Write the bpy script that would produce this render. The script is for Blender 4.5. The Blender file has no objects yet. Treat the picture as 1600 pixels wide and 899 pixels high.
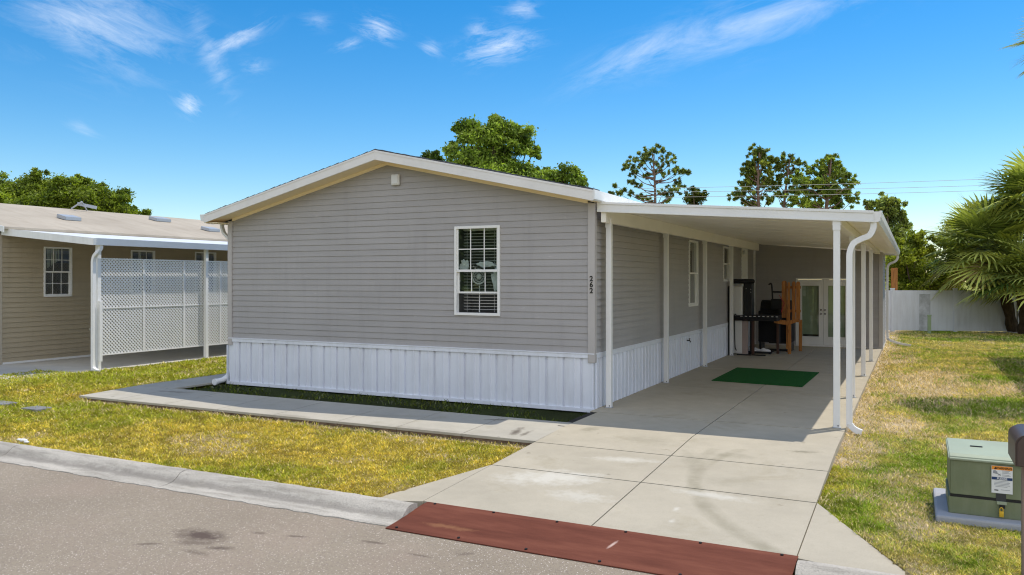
import bpy, bmesh, math, random
import numpy as np
from mathutils import Vector, Matrix
random.seed(7); rng = np.random.default_rng(7)
sc = bpy.context.scene
COL = sc.collection
PI = math.pi

# ------------------------------------------------------------------ camera
CAM = (4.506, -11.885, 2.05); FPX = 1252.0
FW = (-.4478, .8942); RT = (.8942, .4478)
cam = bpy.data.cameras.new('camera'); co = bpy.data.objects.new('camera', cam); COL.objects.link(co)
cam.sensor_width = 36; cam.lens = FPX/1600*36; cam.shift_y = -12.5/1600
cam.clip_start = .1; cam.clip_end = 3000
co.location = CAM; co.rotation_euler = (PI/2, 0, math.atan2(.4478, .8942)); sc.camera = co

# ------------------------------------------------------------------ world, sun, exposure
SUN = Vector((.295, .41, 1)).normalized()
w = bpy.data.worlds.new('World'); sc.world = w; w.use_nodes = True
nt = w.node_tree; N = nt.nodes; L = nt.links; N.clear()
out = N.new('ShaderNodeOutputWorld'); bg = N.new('ShaderNodeBackground'); bg.inputs[1].default_value = .105
L.new(bg.outputs[0], out.inputs[0])
sky = N.new('ShaderNodeTexSky'); sky.sky_type = 'NISHITA'; sky.sun_disc = False
sky.sun_elevation = math.asin(SUN.z); sky.sun_rotation = math.atan2(SUN.x, SUN.y)
sky.air_density = 1.0; sky.dust_density = .12; sky.ozone_density = 2.2
hs = N.new('ShaderNodeHueSaturation'); hs.inputs['Hue'].default_value = .499; hs.inputs['Saturation'].default_value = 1.48; hs.inputs['Value'].default_value = 1.13
L.new(sky.outputs[0], hs.inputs['Color'])
tc = N.new('ShaderNodeTexCoord')
def pxdir(u, v):
    a = (u-800)/FPX; b = (437-v)/FPX
    return Vector((FW[0]+a*RT[0], FW[1]+a*RT[1], b)).normalized()
def wmath(op, *a, clamp=False):
    n = N.new('ShaderNodeMath'); n.operation = op; n.use_clamp = clamp
    for i, x in enumerate(a):
        if isinstance(x, (int, float)): n.inputs[i].default_value = x
        else: L.new(x, n.inputs[i])
    return n.outputs[0]
total = None
# wisps of cirrus: direction (given as the bearing they stand at), half length, half width (radians), tilt, strength
for (u, v, a, b, ang, st, sc_) in [
    (150, 30, 120, 70, -15, .62, 9), (330, 85, 22, 75, 25, .40, 12), (375, 58, 52, 15, 32, .75, 14),
    (297, 165, 24, 17, -35, .95, 16), (590, 46, 34, 20, -15, .75, 20), (542, 70, 24, 9, 20, .5, 16), (672, 75, 22, 13, -20, .5, 18),
    (780, 72, 62, 26, 12, .85, 18), (815, 14, 32, 16, 0, .55, 18), (752, 47, 24, 15, 10, .5, 18), (398, 104, 24, 16, 10, .4, 14),
    (990, 85, 110, 26, 22, .50, 8), (1170, 38, 230, 44, 13, .50, 6), (128, 203, 24, 11, -25, .35, 14), (495, 34, 26, 16, 0, .3, 14)]:
    d = pxdir(u, v)
    r = d.cross(Vector((0, 0, 1))).normalized(); up = r.cross(d).normalized()
    t = math.radians(ang)
    e1 = (r*math.cos(t)+up*math.sin(t))*(FPX/a); e2 = (-r*math.sin(t)+up*math.cos(t))*(FPX/b)
    dots = []
    for e in (e1, e2):
        n = N.new('ShaderNodeVectorMath'); n.operation = 'DOT_PRODUCT'; L.new(tc.outputs['Generated'], n.inputs[0]); n.inputs[1].default_value = e
        dots.append(n.outputs['Value'])
    n = N.new('ShaderNodeVectorMath'); n.operation = 'DOT_PRODUCT'; L.new(tc.outputs['Generated'], n.inputs[0]); n.inputs[1].default_value = d
    front = wmath('GREATER_THAN', n.outputs['Value'], 0.3)
    cv = N.new('ShaderNodeCombineXYZ'); L.new(wmath('MULTIPLY', dots[0], a/FPX*sc_*.55), cv.inputs[0]); L.new(wmath('MULTIPLY', dots[1], b/FPX*sc_*2.0), cv.inputs[1]); cv.inputs[2].default_value = u*.37
    no = N.new('ShaderNodeTexNoise'); no.inputs['Scale'].default_value = 2.3; no.inputs['Detail'].default_value = 9; no.inputs['Roughness'].default_value = .70; no.inputs['Distortion'].default_value = .5
    L.new(cv.outputs[0], no.inputs['Vector'])
    r2 = wmath('ADD', wmath('MULTIPLY', dots[0], dots[0]), wmath('MULTIPLY', dots[1], dots[1]))
    fall = wmath('POWER', 2.718, wmath('MULTIPLY', r2, -1.3))
    dens = wmath('MULTIPLY', wmath('MULTIPLY', wmath('SUBTRACT', wmath('ADD', no.outputs[0], wmath('MULTIPLY', fall, .22)), .53), 3.0, clamp=True), fall)
    dens = wmath('MULTIPLY', wmath('MULTIPLY', dens, st*.78), front)
    total = dens if total is None else wmath('ADD', total, dens, clamp=True)
mx = N.new('ShaderNodeMix'); mx.data_type = 'RGBA'
L.new(total, mx.inputs['Factor']); L.new(hs.outputs[0], mx.inputs['A']); mx.inputs['B'].default_value = (7.6, 8.1, 8.8, 1)
# bright veil added to the unseen sky behind the street, as fill light
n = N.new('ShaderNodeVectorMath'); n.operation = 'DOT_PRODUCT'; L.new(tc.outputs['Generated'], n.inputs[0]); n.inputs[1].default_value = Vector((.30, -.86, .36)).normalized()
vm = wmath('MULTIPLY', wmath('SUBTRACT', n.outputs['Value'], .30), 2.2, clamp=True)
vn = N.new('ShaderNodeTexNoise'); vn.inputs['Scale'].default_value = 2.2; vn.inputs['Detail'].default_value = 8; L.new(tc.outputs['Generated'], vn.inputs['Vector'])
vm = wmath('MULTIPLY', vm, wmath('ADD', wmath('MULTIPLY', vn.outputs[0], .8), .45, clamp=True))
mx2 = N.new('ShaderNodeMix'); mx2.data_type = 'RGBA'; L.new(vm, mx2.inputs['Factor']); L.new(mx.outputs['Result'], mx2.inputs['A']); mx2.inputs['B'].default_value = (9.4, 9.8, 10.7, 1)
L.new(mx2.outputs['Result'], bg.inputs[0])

sl = bpy.data.lights.new('sun', 'SUN'); sl.energy = 2.95; sl.angle = math.radians(.5); sl.color = (1, .935, .83)
so = bpy.data.objects.new('sun', sl); COL.objects.link(so); so.rotation_euler = (-SUN).to_track_quat('-Z', 'Y').to_euler(); so.location = (0, 0, 30)
sc.view_settings.view_transform = 'Standard'; sc.view_settings.look = 'None'; sc.view_settings.gamma = 1; sc.view_settings.exposure = .41
sc.render.engine = 'CYCLES'
sc.cycles.filter_width = 1.15; sc.cycles.max_bounces = 14; sc.cycles.diffuse_bounces = 8; sc.cycles.transparent_max_bounces = 12

# ------------------------------------------------------------------ materials
class Mat:
    def __init__(s, name):
        s.m = bpy.data.materials.new(name); s.m.use_nodes = True; s.nt = s.m.node_tree
        s.N = s.nt.nodes; s.L = s.nt.links; s.b = s.N['Principled BSDF']
        s.co = None
    def link(s, a, b): s.L.new(a, b)
    def coord(s):
        if not s.co: s.co = s.N.new('ShaderNodeNewGeometry').outputs['Position']
        return s.co
    def mapped(s, scale):
        n = s.N.new('ShaderNodeVectorMath'); n.operation = 'MULTIPLY'; s.link(s.coord(), n.inputs[0]); n.inputs[1].default_value = scale; return n.outputs[0]
    def noise(s, scale=5, detail=4, rough=.55, vec=None, dist=0):
        n = s.N.new('ShaderNodeTexNoise'); n.inputs['Scale'].default_value = scale; n.inputs['Detail'].default_value = detail
        n.inputs['Roughness'].default_value = rough; n.inputs['Distortion'].default_value = dist; s.link(vec or s.coord(), n.inputs['Vector']); return n.outputs[0]
    def ramp(s, f, stops):
        n = s.N.new('ShaderNodeValToRGB'); e = n.color_ramp.elements
        while len(e) < len(stops): e.new(.5)
        for k, (p, c) in enumerate(stops):
            e[k].position = p; e[k].color = (c, c, c, 1) if isinstance(c, (int, float)) else (*c, 1)
        s.link(f, n.inputs[0]); return n.outputs[0]
    def mix(s, f, a, b, mode='MIX'):
        n = s.N.new('ShaderNodeMix'); n.data_type = 'RGBA'; n.blend_type = mode
        for nm, x in (('Factor', f), ('A', a), ('B', b)):
            i = [q for q in n.inputs if q.name == nm and (q.type == ('VALUE' if nm == 'Factor' else 'RGBA'))][0]
            if isinstance(x, (int, float)): i.default_value = x if nm == 'Factor' else (x, x, x, 1)
            elif isinstance(x, tuple): i.default_value = (*x, 1)
            else: s.link(x, i)
        return [q for q in n.outputs if q.type == 'RGBA'][0]
    def math(s, op, a, b=0, clamp=False):
        n = s.N.new('ShaderNodeMath'); n.operation = op; n.use_clamp = clamp
        for i, x in enumerate((a, b)):
            if isinstance(x, (int, float)): n.inputs[i].default_value = x
            else: s.link(x, n.inputs[i])
        return n.outputs[0]
    def color(s, c):
        if isinstance(c, tuple): s.b.inputs['Base Color'].default_value = (*c, 1)
        else: s.link(c, s.b.inputs['Base Color'])
    def bump(s, h, st=.3, d=.01):
        n = s.N.new('ShaderNodeBump'); n.inputs['Strength'].default_value = st; n.inputs['Distance'].default_value = d; s.link(h, n.inputs['Height']); s.link(n.outputs[0], s.b.inputs['Normal'])
    def rough(s, r, spec=.5, metal=0):
        if isinstance(r, (int, float)): s.b.inputs['Roughness'].default_value = r
        else: s.link(r, s.b.inputs['Roughness'])
        s.b.inputs['Specular IOR Level'].default_value = spec; s.b.inputs['Metallic'].default_value = metal
def paint(name, c, rough=.45, var=.10, scale=1.5, dirt=0, spec=.4, bump=.08, metal=0, streak=False):
    m = Mat(name)
    f = m.noise(scale, 6, .6)
    lo = tuple(x*(1-var) for x in c); hi = tuple(min(1, x*(1+var)) for x in c)
    col = m.ramp(f, [(.3, lo), (.7, hi)])
    if dirt:
        g = m.noise(1.0, 8, .7, vec=m.mapped((6, 6, .8) if streak else (2, 2, 2)))
        col = m.mix(m.math('MULTIPLY', m.ramp(g, [(.45, 0), (.75, 1)]), dirt), col, (.22, .19, .15))
    m.color(col); m.rough(rough, spec, metal)
    if bump: m.bump(m.noise(60, 3, .6), bump, .003)
    return m.m
M = {}
M['siding'] = None
def siding_mat(name, c):
    m = Mat(name)
    f = m.noise(.9, 6, .6); f2 = m.noise(1, 4, .6, vec=m.mapped((.6, .6, 9.3)))
    col = m.ramp(f, [(.25, tuple(x*.90 for x in c)), (.75, tuple(x*1.08 for x in c))])
    col = m.mix(.5, col, m.ramp(f2, [(.3, tuple(x*.88 for x in c)), (.7, tuple(x*1.10 for x in c))]))
    sp = m.noise(2.2, 2, .5, vec=m.mapped((1.6, 1.6, 5)))                      # faint pale scuffs
    col = m.mix(m.math('MULTIPLY', m.ramp(sp, [(.70, 0), (.76, 1)]), .35), col, tuple(min(1, x*1.35) for x in c))
    col = m.mix(m.math('MULTIPLY', m.ramp(m.noise(1, 7, .7, vec=m.mapped((5, 5, .6))), [(.5, 0), (.8, 1)]), .25), col, tuple(x*.6 for x in c))
    m.color(col); m.rough(.55, .35)
    m.bump(m.noise(1, 3, .6, vec=m.mapped((14, 14, 90))), .15, .002)
    return m.m
M['siding'] = siding_mat('taupe_vinyl_siding', (.382, .362, .354))
M['tan'] = siding_mat('tan_vinyl_siding', (.42, .35, .245))
M['tan_light'] = siding_mat('pale_vinyl_siding', (.55, .52, .47))
M['trim'] = paint('taupe_trim', (.47, .44, .42), .5, .05)
M['fascia'] = paint('greige_fascia', (.80, .77, .74), .4, .04, dirt=.12)
M['soffit'] = paint('cream_soffit', (.90, .76, .52), .5, .04)
M['white'] = paint('white_aluminium', (.80, .79, .77), .35, .04, dirt=.06)
M['ceiling'] = paint('cream_white_roof_pan', (.90, .86, .78), .4, .04, dirt=.05)
M['gutter'] = paint('white_gutter_paint', (.80, .79, .78), .35, .04, dirt=.15, streak=True)
M['skirt'] = paint('white_vinyl_skirting', (.76, .78, .84), .4, .06, scale=.7, dirt=.16, streak=True)
M['frame'] = paint('white_window_vinyl', (.82, .81, .79), .4, .03)
M['door'] = paint('white_door_paint', (.78, .77, .74), .45, .03)
M['dark'] = paint('dark_interior', (.05, .05, .05), .8, .1)
M['room'] = paint('dim_room_wall', (.10, .10, .095), .8, .1)
M['blind'] = paint('white_blind_slat', (.78, .78, .76), .5, .03)
M['fanwhite'] = paint('white_plastic', (.7, .7, .69), .4, .03)
M['cloth_white'] = paint('white_cotton', (.72, .72, .72), .9, .08, scale=6)
M['curtain'] = paint('pale_curtain', (.5, .5, .45), .9, .1, scale=8)
M['black'] = paint('black_powder_coat', (.015, .015, .016), .5, .2)
M['blackcloth'] = paint('black_fabric', (.018, .018, .02), .95, .2, scale=20)
M['chrome'] = paint('brushed_nickel', (.35, .34, .32), .3, .05, metal=.9)
M['red'] = paint('red_strap', (.45, .03, .05), .7, .1)
M['numeral'] = paint('black_numeral', (.012, .012, .012), .4, .05)
m = Mat('orange_brown_wood')
g = m.noise(1, 6, .65, vec=m.mapped((22, 22, 2.2)), dist=.6)
m.color(m.ramp(g, [(.3, (.20, .065, .012)), (.5, (.42, .16, .03)), (.72, (.60, .27, .06))])); m.rough(.45, .4); m.bump(g, .3, .004); M['wood'] = m.m
def concrete(name, c, stains=True, dark=.0):
    m = Mat(name)
    a = m.noise(.55, 7, .6); b = m.noise(3.5, 6, .65); f = m.noise(90, 3, .6)
    col = m.ramp(a, [(.25, tuple(x*.80 for x in c)), (.52, c), (.75, tuple(min(1, x*1.2) for x in c))])
    col = m.mix(.45, col, m.ramp(b, [(.3, tuple(x*.84 for x in c)), (.7, tuple(min(1, x*1.1) for x in c))]))
    col = m.mix(m.math('MULTIPLY', m.ramp(f, [(.35, 1), (.5, 0)]), .22), col, tuple(x*.6 for x in c))
    if stains:
        s1 = m.noise(1.3, 6, .7, dist=.8)
        col = m.mix(m.math('MULTIPLY', m.ramp(s1, [(.56, 0), (.72, 1)]), .38), col, (c[0]*.66, c[1]*.63, c[2]*.52))
        s2 = m.noise(6, 3, .5)
        col = m.mix(m.math('MULTIPLY', m.ramp(s2, [(.71, 0), (.75, 1)]), .5), col, (c[0]*.4, c[1]*.38, c[2]*.34))
    return m, col
def ellipse_stain(m, col, x, y, a, b, ang, c, st, nz=1.0, soft=.5):
    sep = m.N.new('ShaderNodeVectorMath'); sep.operation = 'SUBTRACT'; m.link(m.coord(), sep.inputs[0]); sep.inputs[1].default_value = (x, y, 0)
    t = math.radians(ang); ds = []
    for e in ((math.cos(t)/a, math.sin(t)/a, 0), (-math.sin(t)/b, math.cos(t)/b, 0)):
        n = m.N.new('ShaderNodeVectorMath'); n.operation = 'DOT_PRODUCT'; m.link(sep.outputs[0], n.inputs[0]); n.inputs[1].default_value = e; ds.append(n.outputs['Value'])
    r = m.math('SQRT', m.math('ADD', m.math('MULTIPLY', ds[0], ds[0]), m.math('MULTIPLY', ds[1], ds[1])))
    r = m.math('ADD', r, m.math('MULTIPLY', m.math('SUBTRACT', m.noise(5/max(a, b)**.6, 6, .75), .5), 2.2*nz))
    f = m.ramp(r, [(max(0, .75-soft), 1), (1.0, 0)])
    return m.mix(m.math('MULTIPLY', f, st), col, c)
def ring_stain(m, col, x, y, R, wd, c, st, ylo, yhi):
    """tyre mark: an arc of a circle"""
    sep = m.N.new('ShaderNodeVectorMath'); sep.operation = 'SUBTRACT'; m.link(m.coord(), sep.inputs[0]); sep.inputs[1].default_value = (x, y, 0)
    mu = m.N.new('ShaderNodeVectorMath'); mu.operation = 'MULTIPLY'; m.link(sep.outputs[0], mu.inputs[0]); mu.inputs[1].default_value = (1, 1, 0)
    ln = m.N.new('ShaderNodeVectorMath'); ln.operation = 'LENGTH'; m.link(mu.outputs[0], ln.inputs[0])
    dd = m.math('DIVIDE', m.math('ABSOLUTE', m.math('SUBTRACT', ln.outputs['Value'], R)), wd)
    f = m.ramp(dd, [(.4, 1), (1, 0)])
    sx = m.N.new('ShaderNodeSeparateXYZ'); m.link(m.coord(), sx.inputs[0])
    gate = m.math('MULTIPLY', m.math('GREATER_THAN', sx.outputs['Y'], ylo), m.math('LESS_THAN', sx.outputs['Y'], yhi))
    f = m.math('MULTIPLY', m.math('MULTIPLY', f, gate), m.ramp(m.noise(3, 5, .7), [(.35, .15), (.65, 1)]))
    return m.mix(m.math('MULTIPLY', f, st), col, c)
m, col = concrete('driveway_concrete', (.43, .383, .295))
col = ring_stain(m, col, 5.05, -3.0, 2.65, .09, (.27, .24, .17), .62, -5.3, -1.9)
col = ring_stain(m, col, 5.75, -2.5, 3.45, .10, (.28, .25, .18), .5, -5.3, -2.0)
for (x, y, a, b, ang, st) in [(3.35, -1.75, .22, .07, 10, .8), (.55, -1.55, .22, .14, 70, .55), (2.6, -2.25, .3, .14, 0, .3), (2.2, -2.6, .14, .5, 20, .28), (1.4, -1.9, .5, .25, 0, .25), (2.8, -3.3, .35, .22, 30, .2)]:
    col = ellipse_stain(m, col, x, y, a, b, ang, (.22, .20, .14), st)
for (x, y, a, b, ang, st) in [(1.0, -3.9, .7, .35, 20, .6), (1.5, -2.9, .5, .15, 10, .45), (2.5, -4.4, .04, .08, 0, .5), (2.55, -4.75, .035, .07, 0, .5), (2.7, -3.85, .5, .12, -5, .5), (1.5, -4.4, .4, .2, 0, .4)]:
    col = ellipse_stain(m, col, x, y, a, b, ang, (.66, .64, .57), st*.85)
m.color(col); m.rough(.85, .25); m.bump(m.noise(120, 3, .6), .25, .004); M['drive'] = m.m
m, col = concrete('walk_concrete', (.43, .40, .335))
for (x, y, a, b, ang, st) in [(-.35, -2.05, .08, .3, 10, .9), (-.18, -2.1, .05, .25, 0, .7), (-.95, -1.45, .25, .06, 20, .7), (-7.6, -1.5, .5, .1, 5, .5), (-1.6, -2.4, .8, .1, 0, .3), (-4, -2.4, .5, .08, 0, .3)]:
    col = ellipse_stain(m, col, x, y, a, b, ang, (.12, .10, .08), st)
m.color(col); m.rough(.88, .2); m.bump(m.noise(120, 3, .6), .3, .004); M['walk'] = m.m
m, col = concrete('old_curb_concrete', (.50, .46, .395))
sx_ = m.N.new('ShaderNodeSeparateXYZ'); m.link(m.coord(), sx_.inputs[0])
band = m.ramp(m.math('ADD', sx_.outputs['Y'], m.math('MULTIPLY', m.math('SUBTRACT', m.noise(6, 6, .7), .5), .10)), [(0, 0), (1, 1)])
g_ = m.math('ABSOLUTE', m.math('ADD', m.math('ADD', sx_.outputs['Y'], 5.63), m.math('MULTIPLY', m.math('SUBTRACT', m.noise(5, 6, .7), .5), .14)))
col = m.mix(m.math('MULTIPLY', m.ramp(g_, [(.02, 1), (.065, 0)]), .6), col, (.20, .18, .155))   # silt left along the gutter line
col = m.mix(m.math('MULTIPLY', m.ramp(m.noise(1, 7, .7, vec=m.mapped((1.2, 9, 9))), [(.46, 0), (.66, 1)]), .6), col, (.22, .20, .165))
col = m.mix(m.math('MULTIPLY', m.ramp(m.noise(55, 4, .7), [(.5, 0), (.68, 1)]), .45), col, (.17, .155, .135))
m.color(col); m.rough(.9, .2); m.bump(m.noise(45, 5, .7), .7, .012); M['curb'] = m.m
m, col = concrete('neighbour_concrete', (.50, .47, .41)); m.color(col); m.rough(.9, .2); M['nconc'] = m.m
m, col = concrete('pad_concrete', (.40, .40, .41), False); m.color(col); m.rough(.9, .2); m.bump(m.noise(60, 4, .6), .4, .005); M['pad'] = m.m
m = Mat('slab_edge_brown'); m.color(m.ramp(m.noise(14, 5, .7), [(.3, (.10, .065, .04)), (.7, (.26, .19, .14))])); m.rough(.95, .1); M['edge'] = m.m
# asphalt
m = Mat('worn_asphalt')
base = m.ramp(m.noise(.5, 6, .6), [(.3, (.262, .218, .160)), (.7, (.322, .270, .200))])
v = m.N.new('ShaderNodeTexVoronoi'); v.inputs['Scale'].default_value = 85; m.link(m.coord(), v.inputs['Vector'])
sv = m.N.new('ShaderNodeSeparateColor'); m.link(v.outputs['Color'], sv.inputs[0])
base = m.mix(m.math('MULTIPLY', m.ramp(sv.outputs[0], [(.84, 0), (.90, 1)]), m.ramp(v.outputs['Distance'], [(.25, .85), (.5, 0)])), base, (.78, .70, .62))
base = m.mix(m.math('MULTIPLY', m.ramp(sv.outputs[1], [(.72, 0), (.82, 1)]), .32), base, (.14, .105, .095))
base = m.mix(m.math('MULTIPLY', m.ramp(m.noise(140, 3, .7), [(.40, 1), (.52, 0)]), .28), base, (.15, .115, .105))
base = m.mix(m.math('MULTIPLY', m.ramp(m.noise(.9, 5, .6), [(.5, 0), (.7, 1)]), .22), base, (.34, .25, .2))
for (x, y, a, b, ang, st) in [(-1.12, -6.78, .36, .17, 0, .85), (-1.02, -6.95, .22, .08, 15, .5), (-.72, -6.95, .16, .06, 20, .7), (-1.35, -7.15, .14, .04, 30, .6), (-.72, -6.5, .12, .04, 10, .5), (-.35, -6.42, .14, .035, 15, .6),
                             (.35, -6.25, .16, .035, 5, .6), (.9, -6.35, .16, .03, 0, .5), (1.2, -6.15, .12, .05, 40, .4), (1.9, -6.45, .10, .035, 0, .55), (-.8, -7.12, .2, .05, 0, .4), (2.0, -6.7, .08, .04, 0, .4)]:
    base = ellipse_stain(m, base, x, y, a, b, ang, (.10, .072, .058), min(1, st*1.15), nz=.8)
m.color(base); m.rough(.9, .2); m.bump(m.noise(130, 4, .7), .45, .006); M['asphalt'] = m.m
m = Mat('red_oxide_steel')
a = m.noise(1, 6, .65, vec=m.mapped((1.2, 6, 3)))
c_ = m.ramp(a, [(.25, (.10, .032, .020)), (.5, (.145, .048, .030)), (.75, (.20, .072, .044))])
c_ = ellipse_stain(m, c_, 2.25, -5.5, .02, .11, -12, (.6, .45, .38), .8, nz=.4)
c_ = ellipse_stain(m, c_, .75, -5.66, .3, .06, 0, (.34, .17, .08), .4)
m.color(c_); m.rough(.85, .12); m.bump(m.noise(50, 4, .6), .35, .004); M['rust'] = m.m
m = Mat('shingle')
v = m.N.new('ShaderNodeTexVoronoi'); v.inputs['Scale'].default_value = 9; m.link(m.coord(), v.inputs['Vector'])
m.color(m.ramp(m.noise(9, 6, .6), [(.3, (.05, .055, .065)), (.7, (.12, .125, .135))])); m.rough(.95, .1); M['shingle'] = m.m
m = Mat('pale_membrane_roof')
c_ = m.ramp(m.noise(.6, 7, .65), [(.3, (.36, .31, .245)), (.7, (.46, .405, .325))])
c_ = m.mix(m.math('MULTIPLY', m.ramp(m.noise(1, 6, .7, vec=m.mapped((.5, 3, 2))), [(.5, 0), (.75, 1)]), .45), c_, (.27, .215, .155))
m.color(c_); m.rough(.9, .2); m.bump(m.noise(40, 3, .6), .3, .006); M['nroof'] = m.m
def glass(name, refl, tint=(.75, .82, .78)):
    m = Mat(name); o = m.N['Material Output']
    g = m.N.new('ShaderNodeBsdfGlossy'); g.inputs['Roughness'].default_value = .015; g.inputs[0].default_value = (1, 1, 1, 1)
    t = m.N.new('ShaderNodeBsdfTransparent'); t.inputs[0].default_value = (*tint, 1)
    ge = m.N.new('ShaderNodeNewGeometry'); dt = m.N.new('ShaderNodeVectorMath'); dt.operation = 'DOT_PRODUCT'; m.link(ge.outputs['Normal'], dt.inputs[0]); m.link(ge.outputs['Incoming'], dt.inputs[1])
    f = m.math('ADD', m.math('MULTIPLY', m.math('POWER', m.math('SUBTRACT', 1, m.math('ABSOLUTE', dt.outputs['Value'])), 5), .85), refl, clamp=True)
    mxs = m.N.new('ShaderNodeMixShader'); m.link(f, mxs.inputs[0]); m.link(t.outputs[0], mxs.inputs[1]); m.link(g.outputs[0], mxs.inputs[2]); m.link(mxs.outputs[0], o.inputs[0])
    return m.m
M['glass'] = glass('window_glass', .20)
M['doorglass'] = glass('tinted_door_glass', .07, (.80, .86, .78))
m = Mat('green_turf_mat'); a = m.noise(160, 3, .7)
m.color(m.ramp(a, [(.35, (.006, .045, .012)), (.65, (.03, .17, .035))])); m.rough(.9, .1); m.bump(a, 1, .01); M['turfmat'] = m.m
m = Mat('utility_green_paint'); a = m.noise(3, 6, .65)
c_ = m.ramp(a, [(.3, (.15, .175, .095)), (.7, (.20, .225, .13))])
c_ = m.mix(m.math('MULTIPLY', m.ramp(m.noise(1, 6, .7, vec=m.mapped((9, 9, 1.2))), [(.5, 0), (.75, 1)]), .3), c_, (.30, .30, .22))
m.color(c_); m.rough(.5, .35); m.bump(m.noise(120, 2, .5), .15, .002); M['ugreen'] = m.m
M['ugreen_light'] = paint('faded_green_paint', (.34, .385, .27), .5, .08, dirt=.2)
M['label_white'] = paint('sticker_white', (.75, .75, .74), .4, .03)
M['label_orange'] = paint('sticker_orange', (.80, .28, .03), .4, .03)
M['label_navy'] = paint('sticker_navy', (.02, .05, .14), .4, .03)
M['label_grey'] = paint('sticker_grey_print', (.30, .31, .33), .5, .03)
M['label_red'] = paint('sticker_red_print', (.55, .12, .10), .5, .03)
M['label_blue'] = paint('sticker_blue', (.05, .35, .50), .4, .03)
M['brass'] = paint('yellow_brass', (.72, .45, .04), .35, .08, metal=.3)
M['mailbrown'] = paint('brown_metal_paint', (.07, .045, .036), .42, .12, dirt=.1, spec=.5)
M['mailedge'] = paint('lit_brown_side', (.24, .17, .13), .6, .1)
M['fence'] = paint('white_vinyl_fence', (.70, .72, .75), .5, .05, scale=.8, dirt=.22, streak=True)
m = Mat('mildewed_fence'); m.color(m.ramp(m.noise(2, 7, .7), [(.35, (.36, .37, .37)), (.65, (.68, .70, .73))])); m.rough(.7, .2); M['mildew'] = m.m
M['marker'] = paint('pale_green_plastic', (.28, .36, .20), .6, .1)
M['cable'] = paint('grey_cable', (.40, .40, .38), .6, .05)
M['rock'] = paint('grey_pebble', (.35, .33, .30), .9, .3, scale=9)
M['ventgrey'] = paint('galvanised_vent', (.42, .44, .46), .45, .1, metal=.3)
M['galv'] = paint('water_lid_grey', (.20, .20, .20), .8, .2, scale=8)
def bark(name, a, b):
    m = Mat(name); n = m.noise(1, 6, .7, vec=m.mapped((9, 9, 2.5))); m.color(m.ramp(n, [(.3, a), (.7, b)])); m.rough(.95, .1); m.bump(n, .8, .03); return m.m
M['bark'] = bark('brown_bark', (.07, .05, .035), (.19, .14, .10))
M['pinebark'] = bark('pine_bark', (.10, .06, .045), (.27, .18, .14))
M['palmbark'] = bark('palm_trunk', (.045, .032, .022), (.13, .095, .06))
def leafmat(name, trans=.25, rough=.55):
    m = Mat(name); at = m.N.new('ShaderNodeAttribute'); at.attribute_name = 'Col'
    m.color(at.outputs['Color']); m.rough(rough, .25)
    o = m.N['Material Output']; t = m.N.new('ShaderNodeBsdfTranslucent'); m.link(m.mix(1.0, at.outputs['Color'], (1.25, 1.35, .6), 'MULTIPLY'), t.inputs[0])
    s = m.N.new('ShaderNodeMixShader'); s.inputs[0].default_value = trans; m.link(m.b.outputs[0], s.inputs[1]); m.link(t.outputs[0], s.inputs[2]); m.link(s.outputs[0], o.inputs[0])
    return m.m
M['leaf'] = leafmat('tree_leaves', .38); M['grass'] = leafmat('grass_blades', .2, .7); M['palm'] = leafmat('palm_leaves', .18, .45)
m = Mat('lawn_soil'); at = m.N.new('ShaderNodeAttribute'); at.attribute_name = 'Col'
f = m.noise(26, 7, .85); c_ = m.mix(1.0, at.outputs['Color'], m.ramp(f, [(.3, .40), (.5, .95), (.7, 1.5)]), 'MULTIPLY')
m.color(c_); m.rough(.95, .1); m.bump(m.noise(30, 6, .75), 1, .04); M['soil'] = m.m
m = Mat('far_grass'); m.color(m.ramp(m.noise(.2, 6, .6), [(.3, (.20, .22, .03)), (.7, (.32, .30, .06))])); m.rough(.95, .1); M['fargrass'] = m.m

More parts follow.
